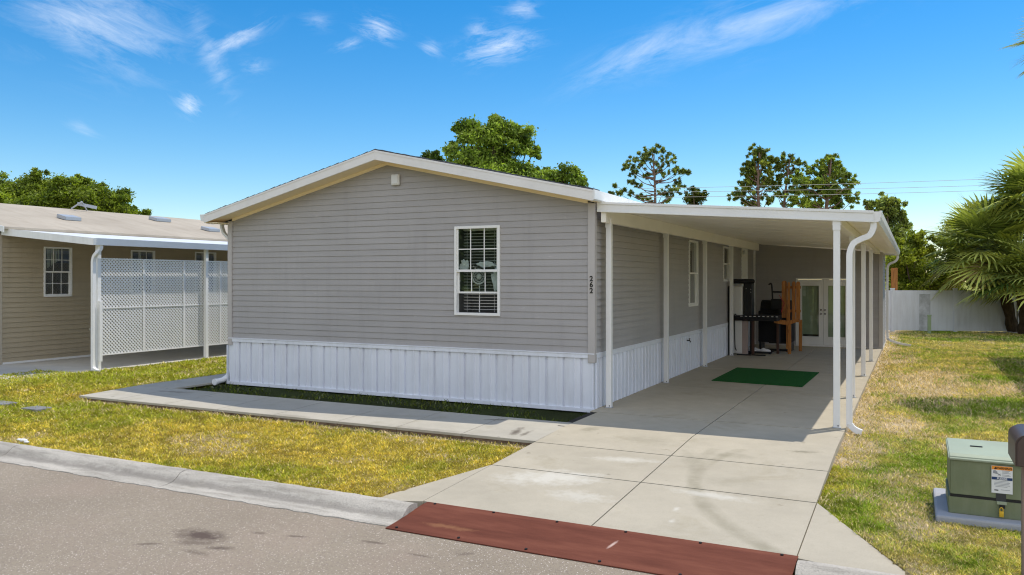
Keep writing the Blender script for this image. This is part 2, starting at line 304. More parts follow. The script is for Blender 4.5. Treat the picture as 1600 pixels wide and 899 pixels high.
# ------------------------------------------------------------------ mesh helpers
OFF = {}
class B:
    def __init__(s): s.v = []; s.f = []; s.sm = False
    def poly(s, pts): n = len(s.v); s.v += [tuple(p) for p in pts]; s.f.append(tuple(range(n, n+len(pts)))); return s
    def box(s, x0, x1, y0, y1, z0, z1):
        n = len(s.v); s.v += [(x0, y0, z0), (x1, y0, z0), (x1, y1, z0), (x0, y1, z0), (x0, y0, z1), (x1, y0, z1), (x1, y1, z1), (x0, y1, z1)]
        s.f += [tuple(n+i for i in q) for q in ((0, 3, 2, 1), (4, 5, 6, 7), (0, 1, 5, 4), (1, 2, 6, 5), (2, 3, 7, 6), (3, 0, 4, 7))]; return s
    def rbox(s, x0, x1, y0, y1, z0, z1, r=.01, seg=2):
        bm = bmesh.new(); bmesh.ops.create_cube(bm, size=1)
        for q in bm.verts: q.co = Vector(((x0+x1)/2+q.co.x*(x1-x0), (y0+y1)/2+q.co.y*(y1-y0), (z0+z1)/2+q.co.z*(z1-z0)))
        bmesh.ops.bevel(bm, geom=list(bm.edges), offset=r, segments=seg, affect='EDGES', profile=.5)
        s.addbm(bm); return s
    def addbm(s, bm):
        n = len(s.v); bm.verts.index_update(); s.v += [tuple(q.co) for q in bm.verts]
        s.f += [tuple(n+q.index for q in f.verts) for f in bm.faces]; bm.free()
    def prism(s, pts, d):
        """closed outline pts (3D, planar) extruded by vector d"""
        n = len(s.v); k = len(pts); d = Vector(d)
        s.v += [tuple(p) for p in pts] + [tuple(Vector(p)+d) for p in pts]
        s.f.append(tuple(range(n+k-1, n-1, -1))); s.f.append(tuple(range(n+k, n+2*k)))
        for i in range(k): j = (i+1) % k; s.f.append((n+i, n+j, n+k+j, n+k+i))
        return s
    def bar(s, a, b, w, t, up=(0, 0, 1)):
        """rectangular bar from a to b, width w across, thickness t along up"""
        a = Vector(a); b = Vector(b); d = (b-a).normalized(); u = Vector(up); sd = d.cross(u)
        if sd.length < 1e-4: sd = d.cross(Vector((1, 0, 0)))
        sd.normalize(); u = sd.cross(d).normalized()
        pts = [a+sd*w/2*i+u*t/2*j for i, j in ((-1, -1), (1, -1), (1, 1), (-1, 1))]
        return s.prism(pts, b-a)
    def tube(s, path, rad, n=10, flat=1.0, caps=True):
        """swept tube; rad number or list; flat squashes the section sideways"""
        P = [Vector(p) for p in path]; base = len(s.v); prev = None
        R = rad if isinstance(rad, (list, tuple)) else [rad]*len(P)
        for i, p in enumerate(P):
            d = (P[min(i+1, len(P)-1)]-P[max(i-1, 0)]).normalized()
            if prev is None:
                u = d.cross(Vector((0, 0, 1)));
                if u.length < 1e-3: u = d.cross(Vector((0, 1, 0)))
                u.normalize()
            else: u = (prev-d*prev.dot(d)).normalized()
            prev = u; w_ = d.cross(u)
            for k in range(n):
                t = 2*PI*k/n; s.v.append(tuple(p+(u*math.cos(t)*flat+w_*math.sin(t))*R[i]))
        for i in range(len(P)-1):
            for k in range(n):
                a = base+i*n+k; b = base+i*n+(k+1) % n; s.f.append((a, b, b+n, a+n))
        if caps:
            s.f.append(tuple(base+k for k in range(n-1, -1, -1))); s.f.append(tuple(base+(len(P)-1)*n+k for k in range(n)))
        return s
    def rectsweep(s, path, w_, t, side):
        """rectangular section (w_ along side, t across) swept along a path lying in the plane normal to side"""
        P = [Vector(p) for p in path]; sd = Vector(side).normalized(); base = len(s.v)
        for i, p in enumerate(P):
            d = (P[min(i+1, len(P)-1)]-P[max(i-1, 0)]).normalized(); u = d.cross(sd).normalized()
            for a, b in ((-1, -1), (1, -1), (1, 1), (-1, 1)): s.v.append(tuple(p+sd*w_/2*a+u*t/2*b))
        for i in range(len(P)-1):
            for k in range(4): a = base+i*4+k; b = base+i*4+(k+1) % 4; s.f.append((a, b, b+4, a+4))
        s.f.append((base+3, base+2, base+1, base)); e = base+(len(P)-1)*4; s.f.append((e, e+1, e+2, e+3)); return s
    def ball(s, c, r, n=10, sc3=(1, 1, 1)):
        bm = bmesh.new(); bmesh.ops.create_uvsphere(bm, u_segments=n, v_segments=max(4, n//2+1), radius=r)
        for q in bm.verts: q.co = Vector((q.co.x*sc3[0]+c[0], q.co.y*sc3[1]+c[1], q.co.z*sc3[2]+c[2]))
        s.addbm(bm); return s
def mk(name, b, mat, parent=None, loc=None, smooth=False, bevel=0):
    """link ONE mesh object. coordinates in b are world coordinates"""
    off = Vector(loc) if loc is not None else (OFF[parent.name] if parent else Vector((0, 0, 0)))
    me = bpy.data.meshes.new(name)
    me.from_pydata([(v[0]-off.x, v[1]-off.y, v[2]-off.z) for v in b.v], [], b.f); me.materials.append(mat)
    bm = bmesh.new(); bm.from_mesh(me); bmesh.ops.recalc_face_normals(bm, faces=bm.faces)
    if bevel:
        ed = [e for e in bm.edges if len(e.link_faces) == 2 and e.calc_face_angle(0) > .6]
        bmesh.ops.bevel(bm, geom=ed, offset=bevel, segments=2, affect='EDGES', clamp_overlap=True)
    bm.to_mesh(me); bm.free()
    if smooth:
        me.polygons.foreach_set('use_smooth', [True]*len(me.polygons))
        try: me.set_sharp_from_angle(angle=math.radians(40))
        except Exception: pass
    o = bpy.data.objects.new(name, me); COL.objects.link(o)
    if parent: o.parent = parent
    else: o.location = off
    OFF[o.name] = off
    return o
def tag(o, label=None, cat=None, group=None, kind=None):
    if label: o['label'] = label
    if cat: o['category'] = cat
    if group: o['group'] = group
    if kind: o['kind'] = kind
    return o
def thing(name, label, cat, loc, group=None):
    o = bpy.data.objects.new(name, None); COL.objects.link(o); o.location = loc; o.empty_display_size = .2
    OFF[o.name] = Vector(loc); return tag(o, label, cat, group)
def text_mesh(txt, size, loc, rot, mat, parent, name, bold=0.0, ext=.003, align='CENTER', label=None):
    cu = bpy.data.curves.new('t', 'FONT'); cu.body = txt; cu.size = size; cu.extrude = ext; cu.offset = bold; cu.align_x = align; cu.align_y = 'CENTER'
    to = bpy.data.objects.new('t', cu); COL.objects.link(to)
    dg = bpy.context.evaluated_depsgraph_get(); me = bpy.data.meshes.new_from_object(to.evaluated_get(dg))
    bpy.data.objects.remove(to)
    mat4 = Matrix.Translation(Vector(loc)-OFF[parent.name]) @ rot.to_4x4()
    me.transform(mat4); me.materials.clear(); me.materials.append(mat)
    o = bpy.data.objects.new(name, me); COL.objects.link(o); o.parent = parent; OFF[o.name] = OFF[parent.name]
    if label: o['label'] = label
    return o
FRONT = Matrix.Rotation(PI/2, 3, 'X')          # text standing up, facing -Y
def copy_tree(o, off=(0, 0, 0), parent=None):
    c = o.copy(); COL.objects.link(c)
    if parent: c.parent = parent
    else: c.location = o.location + Vector(off)
    OFF[c.name] = OFF[o.name]
    for ch in [q for q in bpy.data.objects if q.parent == o]: copy_tree(ch, parent=c)
    return c

# ------------------------------------------------------------------ siding, skirting, windows
def cut(segs, holes):
    for h0, h1 in holes:
        o = []
        for a, b in segs:
            if h1 <= a or h0 >= b: o.append((a, b)); continue
            if h0 > a: o.append((a, h0))
            if h1 < b: o.append((h1, b))
        segs = o
    return segs
def siding(b, org, d, n, L_, z0, top, holes=(), pitch=.107, lip=.019):
    """lap siding as one mesh. org (x,y), d run direction, n outward normal, top: list of (u,z) roof line"""
    def P(u, z, o): return (org[0]+d[0]*u+n[0]*o, org[1]+d[1]*u+n[1]*o, z)
    zmax = max(t[1] for t in top)
    def urange(z):
        if z <= min(t[1] for t in top): return (0, L_)
        r = []
        for (a, za), (c, zc) in zip(top[:-1], top[1:]):
            if (za-z)*(zc-z) <= 0 and za != zc: r.append(a+(z-za)/(zc-za)*(c-a))
        lo, hi = 0, L_
        if top[0][1] < z: lo = min(r) if r else None
        if top[-1][1] < z: hi = max(r) if r else None
        return None if lo is None or hi is None or hi <= lo else (lo, hi)
    z = z0; k = 0
    while z < zmax:
        z1 = min(z+pitch, zmax)
        brk = sorted({z, z1, *[q for h in holes for q in (h[2], h[3]) if z < q < z1], *[t[1] for t in top if z < t[1] < z1]})
        for za, zb in zip(brk[:-1], brk[1:]):
            ra = urange(za+1e-5); rb = urange(zb-1e-5)
            if ra is None: continue
            if rb is None: rb = ((ra[0]+ra[1])/2,)*2
            oa = .004+lip*(1-(za-z)/pitch); ob = .004+lip*(1-(zb-z)/pitch)
            hs_ = [(h[0], h[1]) for h in holes if h[2] <= za+1e-6 and h[3] >= zb-1e-6]
            if hs_:
                for a, c in cut([ra], hs_): b.poly([P(a, za, oa), P(c, za, oa), P(c, zb, ob), P(a, zb, ob)])
            else: b.poly([P(ra[0], za, oa), P(ra[1], za, oa), P(rb[1], zb, ob), P(rb[0], zb, ob)])
        r = urange(z+1e-5)
        if r:                                        # shadow lip under each course
            hs_ = [(h[0], h[1]) for h in holes if h[2] <= z+1e-6 and h[3] >= z]
            for a, c in cut([r], hs_): b.poly([P(a, z, .002), P(c, z, .002), P(c, z, .004+lip), P(a, z, .004+lip)])
        z += pitch; k += 1
def skirt(b, org, d, n, L_, z0, z1, period=.305):
    def P(u, z, o): return (org[0]+d[0]*u+n[0]*o, org[1]+d[1]*u+n[1]*o, z)
    prof = [(0, .006), (.135, .006), (.140, .020), (.156, .020), (.161, .006), (.250, .006), (.255, -.026), (.296, -.022), (.300, .006)]
    prof = [(p*period/.305, o) for p, o in prof]
    pts = []; u = 0; k = 0
    while u < L_:
        for p, o in prof:
            if u+p < L_: pts.append((u+p, o))
        u += period
    pts.append((L_, .006))
    for (a, oa), (c, oc) in zip(pts[:-1], pts[1:]): b.poly([P(a, z0, oa), P(c, z0, oc), P(c, z1, oc), P(a, z1, oa)])
def wbox(b, org, d, n, u0, u1, z0, z1, o0, o1):
    """box on a wall: u range, z range, outward range"""
    P = lambda u, z, o: (org[0]+d[0]*u+n[0]*o, org[1]+d[1]*u+n[1]*o, z)
    v = [P(u0, z0, o0), P(u1, z0, o0), P(u1, z1, o0), P(u0, z1, o0)]
    b.prism(v, (n[0]*(o1-o0), n[1]*(o1-o0), 0)); return b
def pane(parent, org, d, n, u0, u1, z0, z1, o, mat):
    P = lambda u, z: (org[0]+d[0]*u+n[0]*o, org[1]+d[1]*u+n[1]*o, z)
    return mk('pane', B().poly([P(u0, z0), P(u1, z0), P(u1, z1), P(u0, z1)]), mat, parent)
def window(parent, org, d, n, u0, u1, z0, z1, cols=3, rows=2, opened=False, lower_rows=None, fr=.045, blinds='full', label=None, upper_grid=True):
    W = lambda b, *a: wbox(b, org, d, n, *a)
    b = B()
    W(b, u0, u0+fr, z0, z1, -.06, .035); W(b, u1-fr, u1, z0, z1, -.06, .035)
    W(b, u0+fr, u1-fr, z1-fr, z1, -.06, .033); W(b, u0+fr, u1-fr, z0, z0+fr, -.06, .040)
    f = mk('window', b, M['frame'], parent, bevel=.003)
    if label: f['label'] = label
    zm = (z0+z1)/2; a0, a1 = u0+fr, u1-fr
    # upper sash
    b = B(); W(b, a0, a1, zm-.02, zm+.02, -.012, .026); W(b, a0, a0+.022, zm+.02, z1-fr, -.012, .012); W(b, a1-.022, a1, zm+.02, z1-fr, -.012, .012)
    if upper_grid:
        for k in range(1, cols): u = a0+(a1-a0)*k/cols; W(b, u-.008, u+.008, zm+.02, z1-fr, -.004, .006)
        for k in range(1, rows): z = zm+.02+(z1-fr-zm-.02)*k/rows; W(b, a0+.022, a1-.022, z-.008, z+.008, -.003, .007)
    mk('sash', b, M['frame'], f)
    pane(f, org, d, n, a0+.004, a1-.004, zm+.01, z1-fr-.002, .001, M['glass'])
    # lower sash, set back; lifted a third of the way when opened
    lift = (zm-z0-fr)*.46 if opened else 0
    b = B(); s0 = z0+fr+lift; s1 = zm-.02
    W(b, a0, a0+.026, s0, s1, -.045, -.02); W(b, a1-.026, a1, s0, s1, -.045, -.02); W(b, a0+.026, a1-.026, s0, s0+.03, -.046, -.019)
    lr = rows if lower_rows is None else lower_rows
    if lr:
        for k in range(1, cols): u = a0+(a1-a0)*k/cols; W(b, u-.007, u+.007, s0+.03, s1, -.036, -.026)
        for k in range(1, lr): z = s0+.03+(s1-s0-.03)*k/lr; W(b, a0+.026, a1-.026, z-.007, z+.007, -.035, -.027)
    mk('sash', b, M['frame'], f)
    pane(f, org, d, n, a0+.004, a1-.004, s0+.01, s1, -.031, M['glass'])
    if blinds:
        b = B(); z = z1-fr-.03; zl = z0+fr+.01; k = 0
        P = lambda u, z, o: (org[0]+d[0]*u+n[0]*o, org[1]+d[1]*u+n[1]*o, z)
        W(b, a0+.05, a1-.05, z1-fr-.02, z1-fr+.01, -.17, -.11)
        while z > zl:
            for q0, q1 in ((a0+.055, a1-.055),):
                b.prism([P(q0, z-.002, -.150), P(q1, z-.002, -.150), P(q1, z+.006, -.120), P(q0, z+.006, -.120)], (0, 0, .003))
            z -= .052; k += 1
        for q in (a0+.13, a1-.13): W(b, q-.0015, q+.0015, zl, z1-fr, -.113, -.110)
        mk('blind', b, M['blind'], f)
    b = B(); W(b, u0+.002, u1-.002, z0+.002, z1-.002, -.62, -.60)
    W(b, u0-.02, u0, z0, z1, -.60, -.06); W(b, u1, u1+.02, z0, z1, -.60, -.06); W(b, u0, u1, z1, z1+.02, -.60, -.06); W(b, u0, u1, z0-.02, z0, -.60, -.06)
    mk('reveal', b, M['room'], f)
    return f

# ------------------------------------------------------------------ ground heights
def driveZ(y):
    t = max(0., -1.5-y); return -.0425*min(t, 3.68)
def lawnZ(x, y):
    if y > 0: return -.06
    if y < -3: return -.10-.02*min(1, (-3-y)/2.3)
    return -.06-.04*(-y/3)
# numpy value noise
def vnoise(x, y, seed=0):
    xi = np.floor(x).astype(np.int64); yi = np.floor(y).astype(np.int64); fx = x-xi; fy = y-yi
    fx = fx*fx*(3-2*fx); fy = fy*fy*(3-2*fy)
    def h(a, b):
        q = (a*374761393+b*668265263+seed*974711) & 0x7fffffff
        q = (q ^ (q >> 13))*1274126177 & 0x7fffffff
        return ((q ^ (q >> 16)) & 0xffff)/65535.
    return (h(xi, yi)*(1-fx)+h(xi+1, yi)*fx)*(1-fy)+(h(xi, yi+1)*(1-fx)+h(xi+1, yi+1)*fx)*fy
def fbm(x, y, s, seed=0, o=4):
    r = 0; a = .5; t = 0
    for k in range(o): r = r+a*vnoise(x*s*2**k+31.7*k, y*s*2**k+17.3*k, seed+k); t += a; a *= .55
    return r/t
def lawn_cover(x, y):
    """how green (0..1) and how bare (0..1) the lawn is at a place"""
    green = np.clip((fbm(x, y, .55, 3)-.40)*3.6+(fbm(x, y, 2.6, 9)-.5)*1.3, 0, 1)
    # left of the drive: greener towards the neighbour and in the shade of the house
    fl = (x < .3)
    green = np.where(~fl, np.clip(green*.9+.14, 0, 1), green)
    green = np.where(fl, np.clip(green*.70+.36-(x+5)*.035+np.clip((y+2.2)*.25, -.15, .4), 0, 1), green)
    # right of the drive: a worn sandy strip along the slab and bare patches around it
    d = x-3.67
    edge = np.clip(1-d/(.40+.35*fbm(x, y, .7, 41)), 0, 1)*(y > -2.0)
    sand = np.exp(-(((x-4.6)/1.05)**2+((y-6.3)/3.3)**2)**1.0)*1.0
    sand = np.maximum(sand, .85*np.exp(-(((x-6.0)/.7)**2+((y-6.0)/1.3)**2)))
    sand = np.maximum(sand, .8*np.exp(-(((x-4.35)/.45)**2+((y-1.2)/.9)**2)))
    sand = np.maximum(sand, .7*np.exp(-(((x-4.1)/.5)**2+((y-11)/3.5)**2)))
    sand = np.maximum(sand, .45*np.exp(-(((x-4.4)/.5)**2+((y+3.4)/.8)**2)))
    bare = np.where(fl, np.clip((fbm(x, y, 1.4, 21)-.60)*3, 0, .35), np.clip(np.maximum(edge*1.2, sand*1.15)+(fbm(x, y, 2.2, 55)-.5)*1.5, 0, 1))
    bare = np.maximum(bare, np.where(fl, .75*np.clip(1-(np.abs(y+2.57)-.05)/.10, 0, 1)*(x > -8.8), 0))
    return green, bare
def lawn_rgb(x, y, jit=None):
    g, b = lawn_cover(x, y)
    right = np.clip((x-3.6)*2, 0, 1)[:, None]
    strawL = np.array([.70, .54, .10]); strawR = np.array([.74, .60, .20])
    greenL = np.array([.37, .40, .035]); greenR = np.array([.27, .38, .03])
    st = strawL*(1-right)+strawR*right; gr = greenL*(1-right)+greenR*right
    m_ = np.clip(g+(0 if jit is None else jit), 0, 1)[:, None]
    c = st*(1-m_)+gr*m_
    rust = np.clip((fbm(x, y, 1.1, 77)-.55)*4, 0, 1)[:, None]*.28*(1-right)
    return c*(1-rust)+np.array([.62, .34, .08])*rust, g, b

# ------------------------------------------------------------------ structure: ground, street, curb, drive, walk
def flat_sheet(name, x0, x1, y0, y1, z, mat):
    b = B().poly([(x0, y0, z), (x1, y0, z), (x1, y1, z), (x0, y1, z)]); return tag(mk(name, b, mat), kind='structure')
flat_sheet('ground', -900, 900, -900, 900, -.34, M['fargrass'])
def grid_mesh(name, xs, ys, zf, mat, colf):
    X, Y = np.meshgrid(xs, ys); x = X.ravel(); y = Y.ravel()
    z = zf(x, y); nx, ny = len(xs), len(ys)
    i = np.arange((nx-1)*(ny-1)); r = i//(nx-1); c = i % (nx-1); a = r*nx+c
    F = np.stack([a, a+1, a+nx+1, a+nx], 1)
    me = bpy.data.meshes.new(name); me.vertices.add(len(x)); me.vertices.foreach_set('co', np.stack([x, y, z], 1).ravel().astype(np.float32))
    me.loops.add(F.size); me.loops.foreach_set('vertex_index', F.ravel().astype(np.int32)); me.polygons.add(len(F)); me.polygons.foreach_set('loop_start', np.arange(0, F.size, 4, dtype=np.int32))
    me.update(calc_edges=True); me.validate()
    ca = me.color_attributes.new('Col', 'FLOAT_COLOR', 'POINT'); rgb = colf(x, y); ca.data.foreach_set('color', np.concatenate([rgb, np.ones((len(x), 1))], 1).ravel().astype(np.float32))
    me.materials.append(mat); me.polygons.foreach_set('use_smooth', [True]*len(me.polygons))
    o = bpy.data.objects.new(name, me); COL.objects.link(o); return o
def lz(x, y):
    z = np.where(y > 0, -.06, np.where(y < -3, -.10-.02*np.minimum(1, (-3-y)/2.3), -.06-.04*(-y/3)))
    z = z+(fbm(x, y, 1.6, 5)-.5)*.030-.012
    z = z-.045*np.clip(1-np.abs(y+2.56)/.16, 0, 1)*((x > -9) & (x < .1))
    fl = np.where(y < -3.7, .14-(-3.7-y)*.30, .05); fr = np.where(y < -3.7, 3.68+(-3.7-y)*.52, 3.66)
    return np.where((x > fl+.02) & (x < fr-.02) & (y < 14.2), z-.17, z)
def soil_rgb(x, y):
    c, g, b = lawn_rgb(x, y); v = fbm(x, y, 3, 88)[:, None]
    sand = np.array([.60, .48, .33])*(.75+.5*v)
    soil = c*np.array([.50, .46, .5])
    shade = ((x > -8) & (x < .1) & (y > -1.25) & (y < .3))[:, None]       # strip between walk and skirting: dark soil, house shade painted in
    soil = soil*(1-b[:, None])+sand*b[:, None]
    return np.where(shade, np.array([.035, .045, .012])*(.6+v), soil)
xs = np.unique(np.concatenate([np.arange(-40, -13, 1.), np.arange(-13, 13, .09), np.arange(13, 45, 1.)]))
ys = np.unique(np.concatenate([np.arange(-5.40, 10, .09), np.arange(10, 30, .25), np.arange(30, 90, 3.)]))
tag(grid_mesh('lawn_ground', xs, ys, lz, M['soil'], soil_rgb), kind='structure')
# street
flat_sheet('street', -120, 120, -14.5, -5.82, -.213, M['asphalt'])
# rolled kerb, swept along X with an uneven front
def kerb(x0, x1):
    b = B(); prof = [(-5.36, -.30), (-5.36, -.115), (-5.40, -.100), (-5.47, -.098), (-5.53, -.115), (-5.58, -.155), (-5.62, -.185), (-5.70, -.200), (-5.84, -.205), (-5.86, -.30)]
    n = max(2, int((x1-x0)/.12)); k = len(prof)
    for i in range(n+1):
        x = x0+(x1-x0)*i/n
        for j, (y, z) in enumerate(prof):
            wob = (random.random()-.5)*.012 if 0 < j < k-1 else 0
            b.v.append((x, y+wob+(.02*(random.random()-.5) if j == k-2 else 0), z+wob*.4))
    for i in range(n):
        for j in range(k-1): a = i*k+j; b.f.append((a, a+1, a+k+1, a+k))
    b.f.append(tuple(range(k))); b.f.append(tuple(n*k+j for j in range(k)))
    return b
def kerb_run(x0, x1, step=3.05):
    b = B(); x = x1
    while x > x0:
        k_ = kerb(max(x0, x-step)+.006, x-.006); n = len(b.v); b.v += k_.v; b.f += [tuple(n+i for i in f) for f in k_.f]; x -= step
    return b
tag(mk('curb', kerb_run(-40, .22), M['curb'], smooth=True), kind='structure')
tag(mk('curb', kerb_run(3.71, 40), M['curb'], smooth=True), kind='structure')
flat_sheet('far_verge', -120, 120, -60, -14.5, -.12, M['fargrass'])
# driveway: separate cast slabs with open joints over a dark bed
def slab(b, pts, th=.14, g=.007):
    cx = sum(p[0] for p in pts)/len(pts); cy = sum(p[1] for p in pts)/len(pts)
    q = []
    for x, y in pts:
        q.append((x-math.copysign(g, x-cx), y-math.copysign(g, y-cy)))
    n = len(b.v); k = len(q)
    b.v += [(x, y, driveZ(y)) for x, y in q]+[(x, y, driveZ(y)-th) for x, y in q]
    b.f.append(tuple(range(n, n+k)))
    for i in range(k): j = (i+1) % k; b.f.append((n+i, n+k+i, n+k+j, n+j))
bD = B()
rows = [14.30, 10.05, 6.68, 3.22, -.20, -1.50, -2.52, -3.70, -5.16]
for i in range(len(rows)-1):
    y1, y0 = rows[i], rows[i+1]
    ga = .007
    if rows[i] == -.20 or rows[i+1] == -1.50:        # one casting bent at the top of the ramp
        pass
    xl = .0 if y0 >= -.3 else .14
    for xa, xb in ((xl, 1.93), (1.93, 3.68)):
        pts = [(xa, y0), (xb, y0), (xb, y1), (xa, y1)]
        cx = (xa+xb)/2; n = len(bD.v); g0 = 0 if y0 == -1.5 else (.018 if y0 > -1 else .011); g1 = 0 if y1 == -1.5 else (.018 if y1 > -1 else .011); gx = .007
        q = [(xa+gx, y0+g0), (xb-gx, y0+g0), (xb-gx, y1-g1), (xa+gx, y1-g1)]
        bD.v += [(x, y, driveZ(y)) for x, y in q]+[(x, y, driveZ(y)-.14) for x, y in q]
        bD.f.append((n, n+1, n+2, n+3))
        for e in range(4):
            if (e == 0 and y0 == -1.5) or (e == 2 and y1 == -1.5): continue
            j = (e+1) % 4; bD.f.append((n+e, n+4+e, n+4+j, n+j))
slab(bD, [(-.36, -5.36), (.14, -5.16), (.14, -3.70)], g=0)
slab(bD, [(3.683, -5.20), (4.55, -5.36), (3.683, -3.70)], g=0)
tag(mk('driveway', bD, M['drive']), kind='structure')
b = B().poly([(.02, -1.5, -.012), (3.66, -1.5, -.012), (3.66, 14.2, -.012), (.02, 14.2, -.012)])
b.poly([(.16, -5.1, driveZ(-5.1)-.012), (3.66, -5.1, driveZ(-5.1)-.012), (3.66, -1.5, -.012), (.16, -1.5, -.012)])
tag(mk('driveway_joint_bed', b, paint('dark_joint_filler', (.018, .016, .013), .95, .2)), kind='structure')
# front walk
bW = B(); bE = B()
def wslab(x0, x1, y0, y1):
    z0, z1 = driveZ(y0)-.004, driveZ(y1)-.004; g = .004; x0 += g; x1 -= g
    n = len(bW.v); bW.v += [(x0, y0, z0), (x1, y0, z0), (x1, y1, z1), (x0, y1, z1), (x0, y0, z0-.035), (x1, y0, z0-.035), (x1, y1, z1-.035), (x0, y1, z1-.035)]
    bW.f += [(n, n+1, n+2, n+3), (n, n+4, n+5, n+1), (n+1, n+5, n+6, n+2), (n+2, n+6, n+7, n+3), (n+3, n+7, n+4, n)]
    bE.prism([(x0+.003, y0+.012, z0-.12), (x1-.003, y0+.012, z0-.12), (x1-.003, y0+.012, z0-.03), (x0+.003, y0+.012, z0-.03)], (0, .06, 0))
xw = [-8.95, -7.95, -6.75, -5.55, -4.35, -3.1, -2.05, -.98, .136]
for a, c in zip(xw[:-1], xw[1:]): wslab(a, c, -2.46, -1.22)
for a, c in ((-1.21, 0.2), (.2, 1.6), (1.6, 3.0), (3.0, 4.4)):
    wslab(-8.95, -7.98, a, c)
tag(mk('walkway', bW, M['walk'], bevel=.004), kind='structure'); tag(mk('walkway_edge', bE, M['edge']), kind='structure')

# ------------------------------------------------------------------ the house
H = thing('manufactured_house', 'taupe vinyl sided manufactured home with white skirting and low gable roof, centre of the photo', 'house', (-3.9, 0, 0))
RO = [(-8.10, 3.34), (-3.95, 4.32), (.12, 3.42)]                     # roof line (x, z)
def roofz(x):
    (a, za), (c, zc), (e, ze) = RO
    return za+(x-a)/(c-a)*(zc-za) if x < c else zc+(x-c)/(e-c)*(ze-zc)
WL = -7.80; SK = .88
b = B(); top = [(0, roofz(WL)-.19), (-3.95-WL, 4.32-.19), (7.80, roofz(0)-.19)]
W1 = (-2.54-WL, -1.66-WL, 1.44, 2.96)
siding(b, (WL, 0), (1, 0), (0, -1), 7.80, SK, top, [W1], lip=.012); mk('front_siding', b, M['siding'], H)
b = B(); W2 = (5.91, 6.74, 1.44, 2.94); W3 = (9.55, 10.35, 2.0, 2.93); DR = (12.05, 12.98, .88, 3.05)
siding(b, (0, 0), (0, 1), (1, 0), 14.30, SK, [(0, 3.42), (14.3, 3.42)], [W2, W3, DR]); mk('side_siding', b, M['siding'], H)
b = B(); siding(b, (WL, 0), (0, 1), (-1, 0), 20, SK, [(0, 3.2), (20, 3.2)]); mk('side_siding', b, M['siding'], H)
b = B(); siding(b, (WL, 20), (1, 0), (0, 1), 7.80, SK, top); mk('rear_siding', b, M['siding'], H)
b = B(); skirt(b, (WL, 0), (1, 0), (0, -1), 7.80, -.03, SK-.07)
wbox(b, (WL, 0), (1, 0), (0, -1), -.02, 7.82, SK-.075, SK-.002, .002, .028); wbox(b, (WL, 0), (1, 0), (0, -1), -.02, 7.82, SK-.012, SK+.004, .001, .036)
wbox(b, (WL, 0), (1, 0), (0, -1), -.02, 7.82, -.05, .012, .004, .030)
tag(mk('skirting', b, M['skirt'], H), 'white ribbed skirting along the front wall')
b = B(); skirt(b, (0, 0), (0, 1), (1, 0), 14.2, -.03, SK-.07, .2)
wbox(b, (0, 0), (0, 1), (1, 0), .0, 14.2, SK-.075, SK-.002, .002, .028); wbox(b, (0, 0), (0, 1), (1, 0), .0, 14.2, SK-.012, SK+.004, .001, .036)
mk('skirting', b, M['skirt'], H)
b = B(); skirt(b, (WL, 0), (0, 1), (-1, 0), 20, -.06, SK-.07); wbox(b, (WL, 0), (0, 1), (-1, 0), .0, 20, SK-.075, SK-.002, .002, .028); mk('skirting', b, M['skirt'], H)
# corner posts
b = B(); b.box(-.092, .030, -.034, .0, .735, roofz(0)-.19); b.box(-.0, .030, .001, .05, .735, 3.30); mk('corner_trim', b, M['trim'], H, bevel=.004)
b = B(); b.box(WL-.030, WL+.085, -.034, .0, .735, roofz(WL)-.19); b.box(WL-.030, WL, .001, .05, .735, 3.2); mk('corner_trim', b, M['trim'], H, bevel=.004)
b = B(); b.box(WL-.05, WL-.03, -.04, .0, -.05, .735); mk('corner_trim', b, M['skirt'], H)
for ch_, z in (('2', 2.06), ('6', 1.965), ('2', 1.87)):
    text_mesh(ch_, .115, (-.030, -.037, z), FRONT, M['numeral'], H, 'house_number', bold=.0025, label='black house number digit %s on the corner trim' % ch_)
# roof: shingled slab, fascia boards, soffit
b = B()
for (x0, z0), (x1, z1) in zip(RO[:-1], RO[1:]):
    b.prism([(x0, -.35, z0+.012), (x1, -.35, z1+.012), (x1, -.35, z1-.02), (x0, -.35, z0-.02)], (0, 20.7, 0))
roof = mk('roof', b, M['shingle'], H)
b = B()                                                             # ragged shingle ends showing over the rake
for side in (0, 1):
    (x0, z0), (x1, z1) = RO[side], RO[side+1]; x = 0
    while x < 1:
        l = .03+.015*random.random(); h = .012+.012*random.random()
        xa, xb = x0+(x1-x0)*x, x0+(x1-x0)*min(1, x+l*.9); za, zb = z0+(z1-z0)*x+.012, z0+(z1-z0)*min(1, x+l*.9)+.012
        b.prism([(xa, -.365, za), (xb, -.365, zb), (xb, -.365, zb+h), (xa, -.365, za+h*.4)], (0, .3, 0)); x += l
mk('shingle_edge', b, M['shingle'], roof)
for k, ((x0, z0), (x1, z1)) in enumerate(zip(RO[:-1], RO[1:])):
    b = B(); b.prism([(x0, -.385, z0), (x1, -.385, z1), (x1, -.385, z1-.165), (x0, -.385, z0-.165)], (0, .033, 0))
    b.prism([(x0, -.392, z0+.004), (x1, -.392, z1+.004), (x1, -.392, z1-.03), (x0, -.392, z0-.03)], (0, .0065, 0))
    mk('rake_fascia', b, M['fascia'], roof, bevel=.003)
    b = B(); b.prism([(x0, -.350, z0-.140), (x1, -.350, z1-.140), (x1, -.350, z1-.16), (x0, -.350, z0-.16)], (0, .35, 0))
    xa, xb = max(x0, WL+.09), min(x1, -.095)
    b.prism([(xa, -.030, roofz(xa)-.161), (xb, -.030, roofz(xb)-.161), (xb, -.030, roofz(xb)-.215), (xa, -.030, roofz(xa)-.215)], (0, .028, 0))
    mk('rake_soffit', b, M['soffit'], roof)
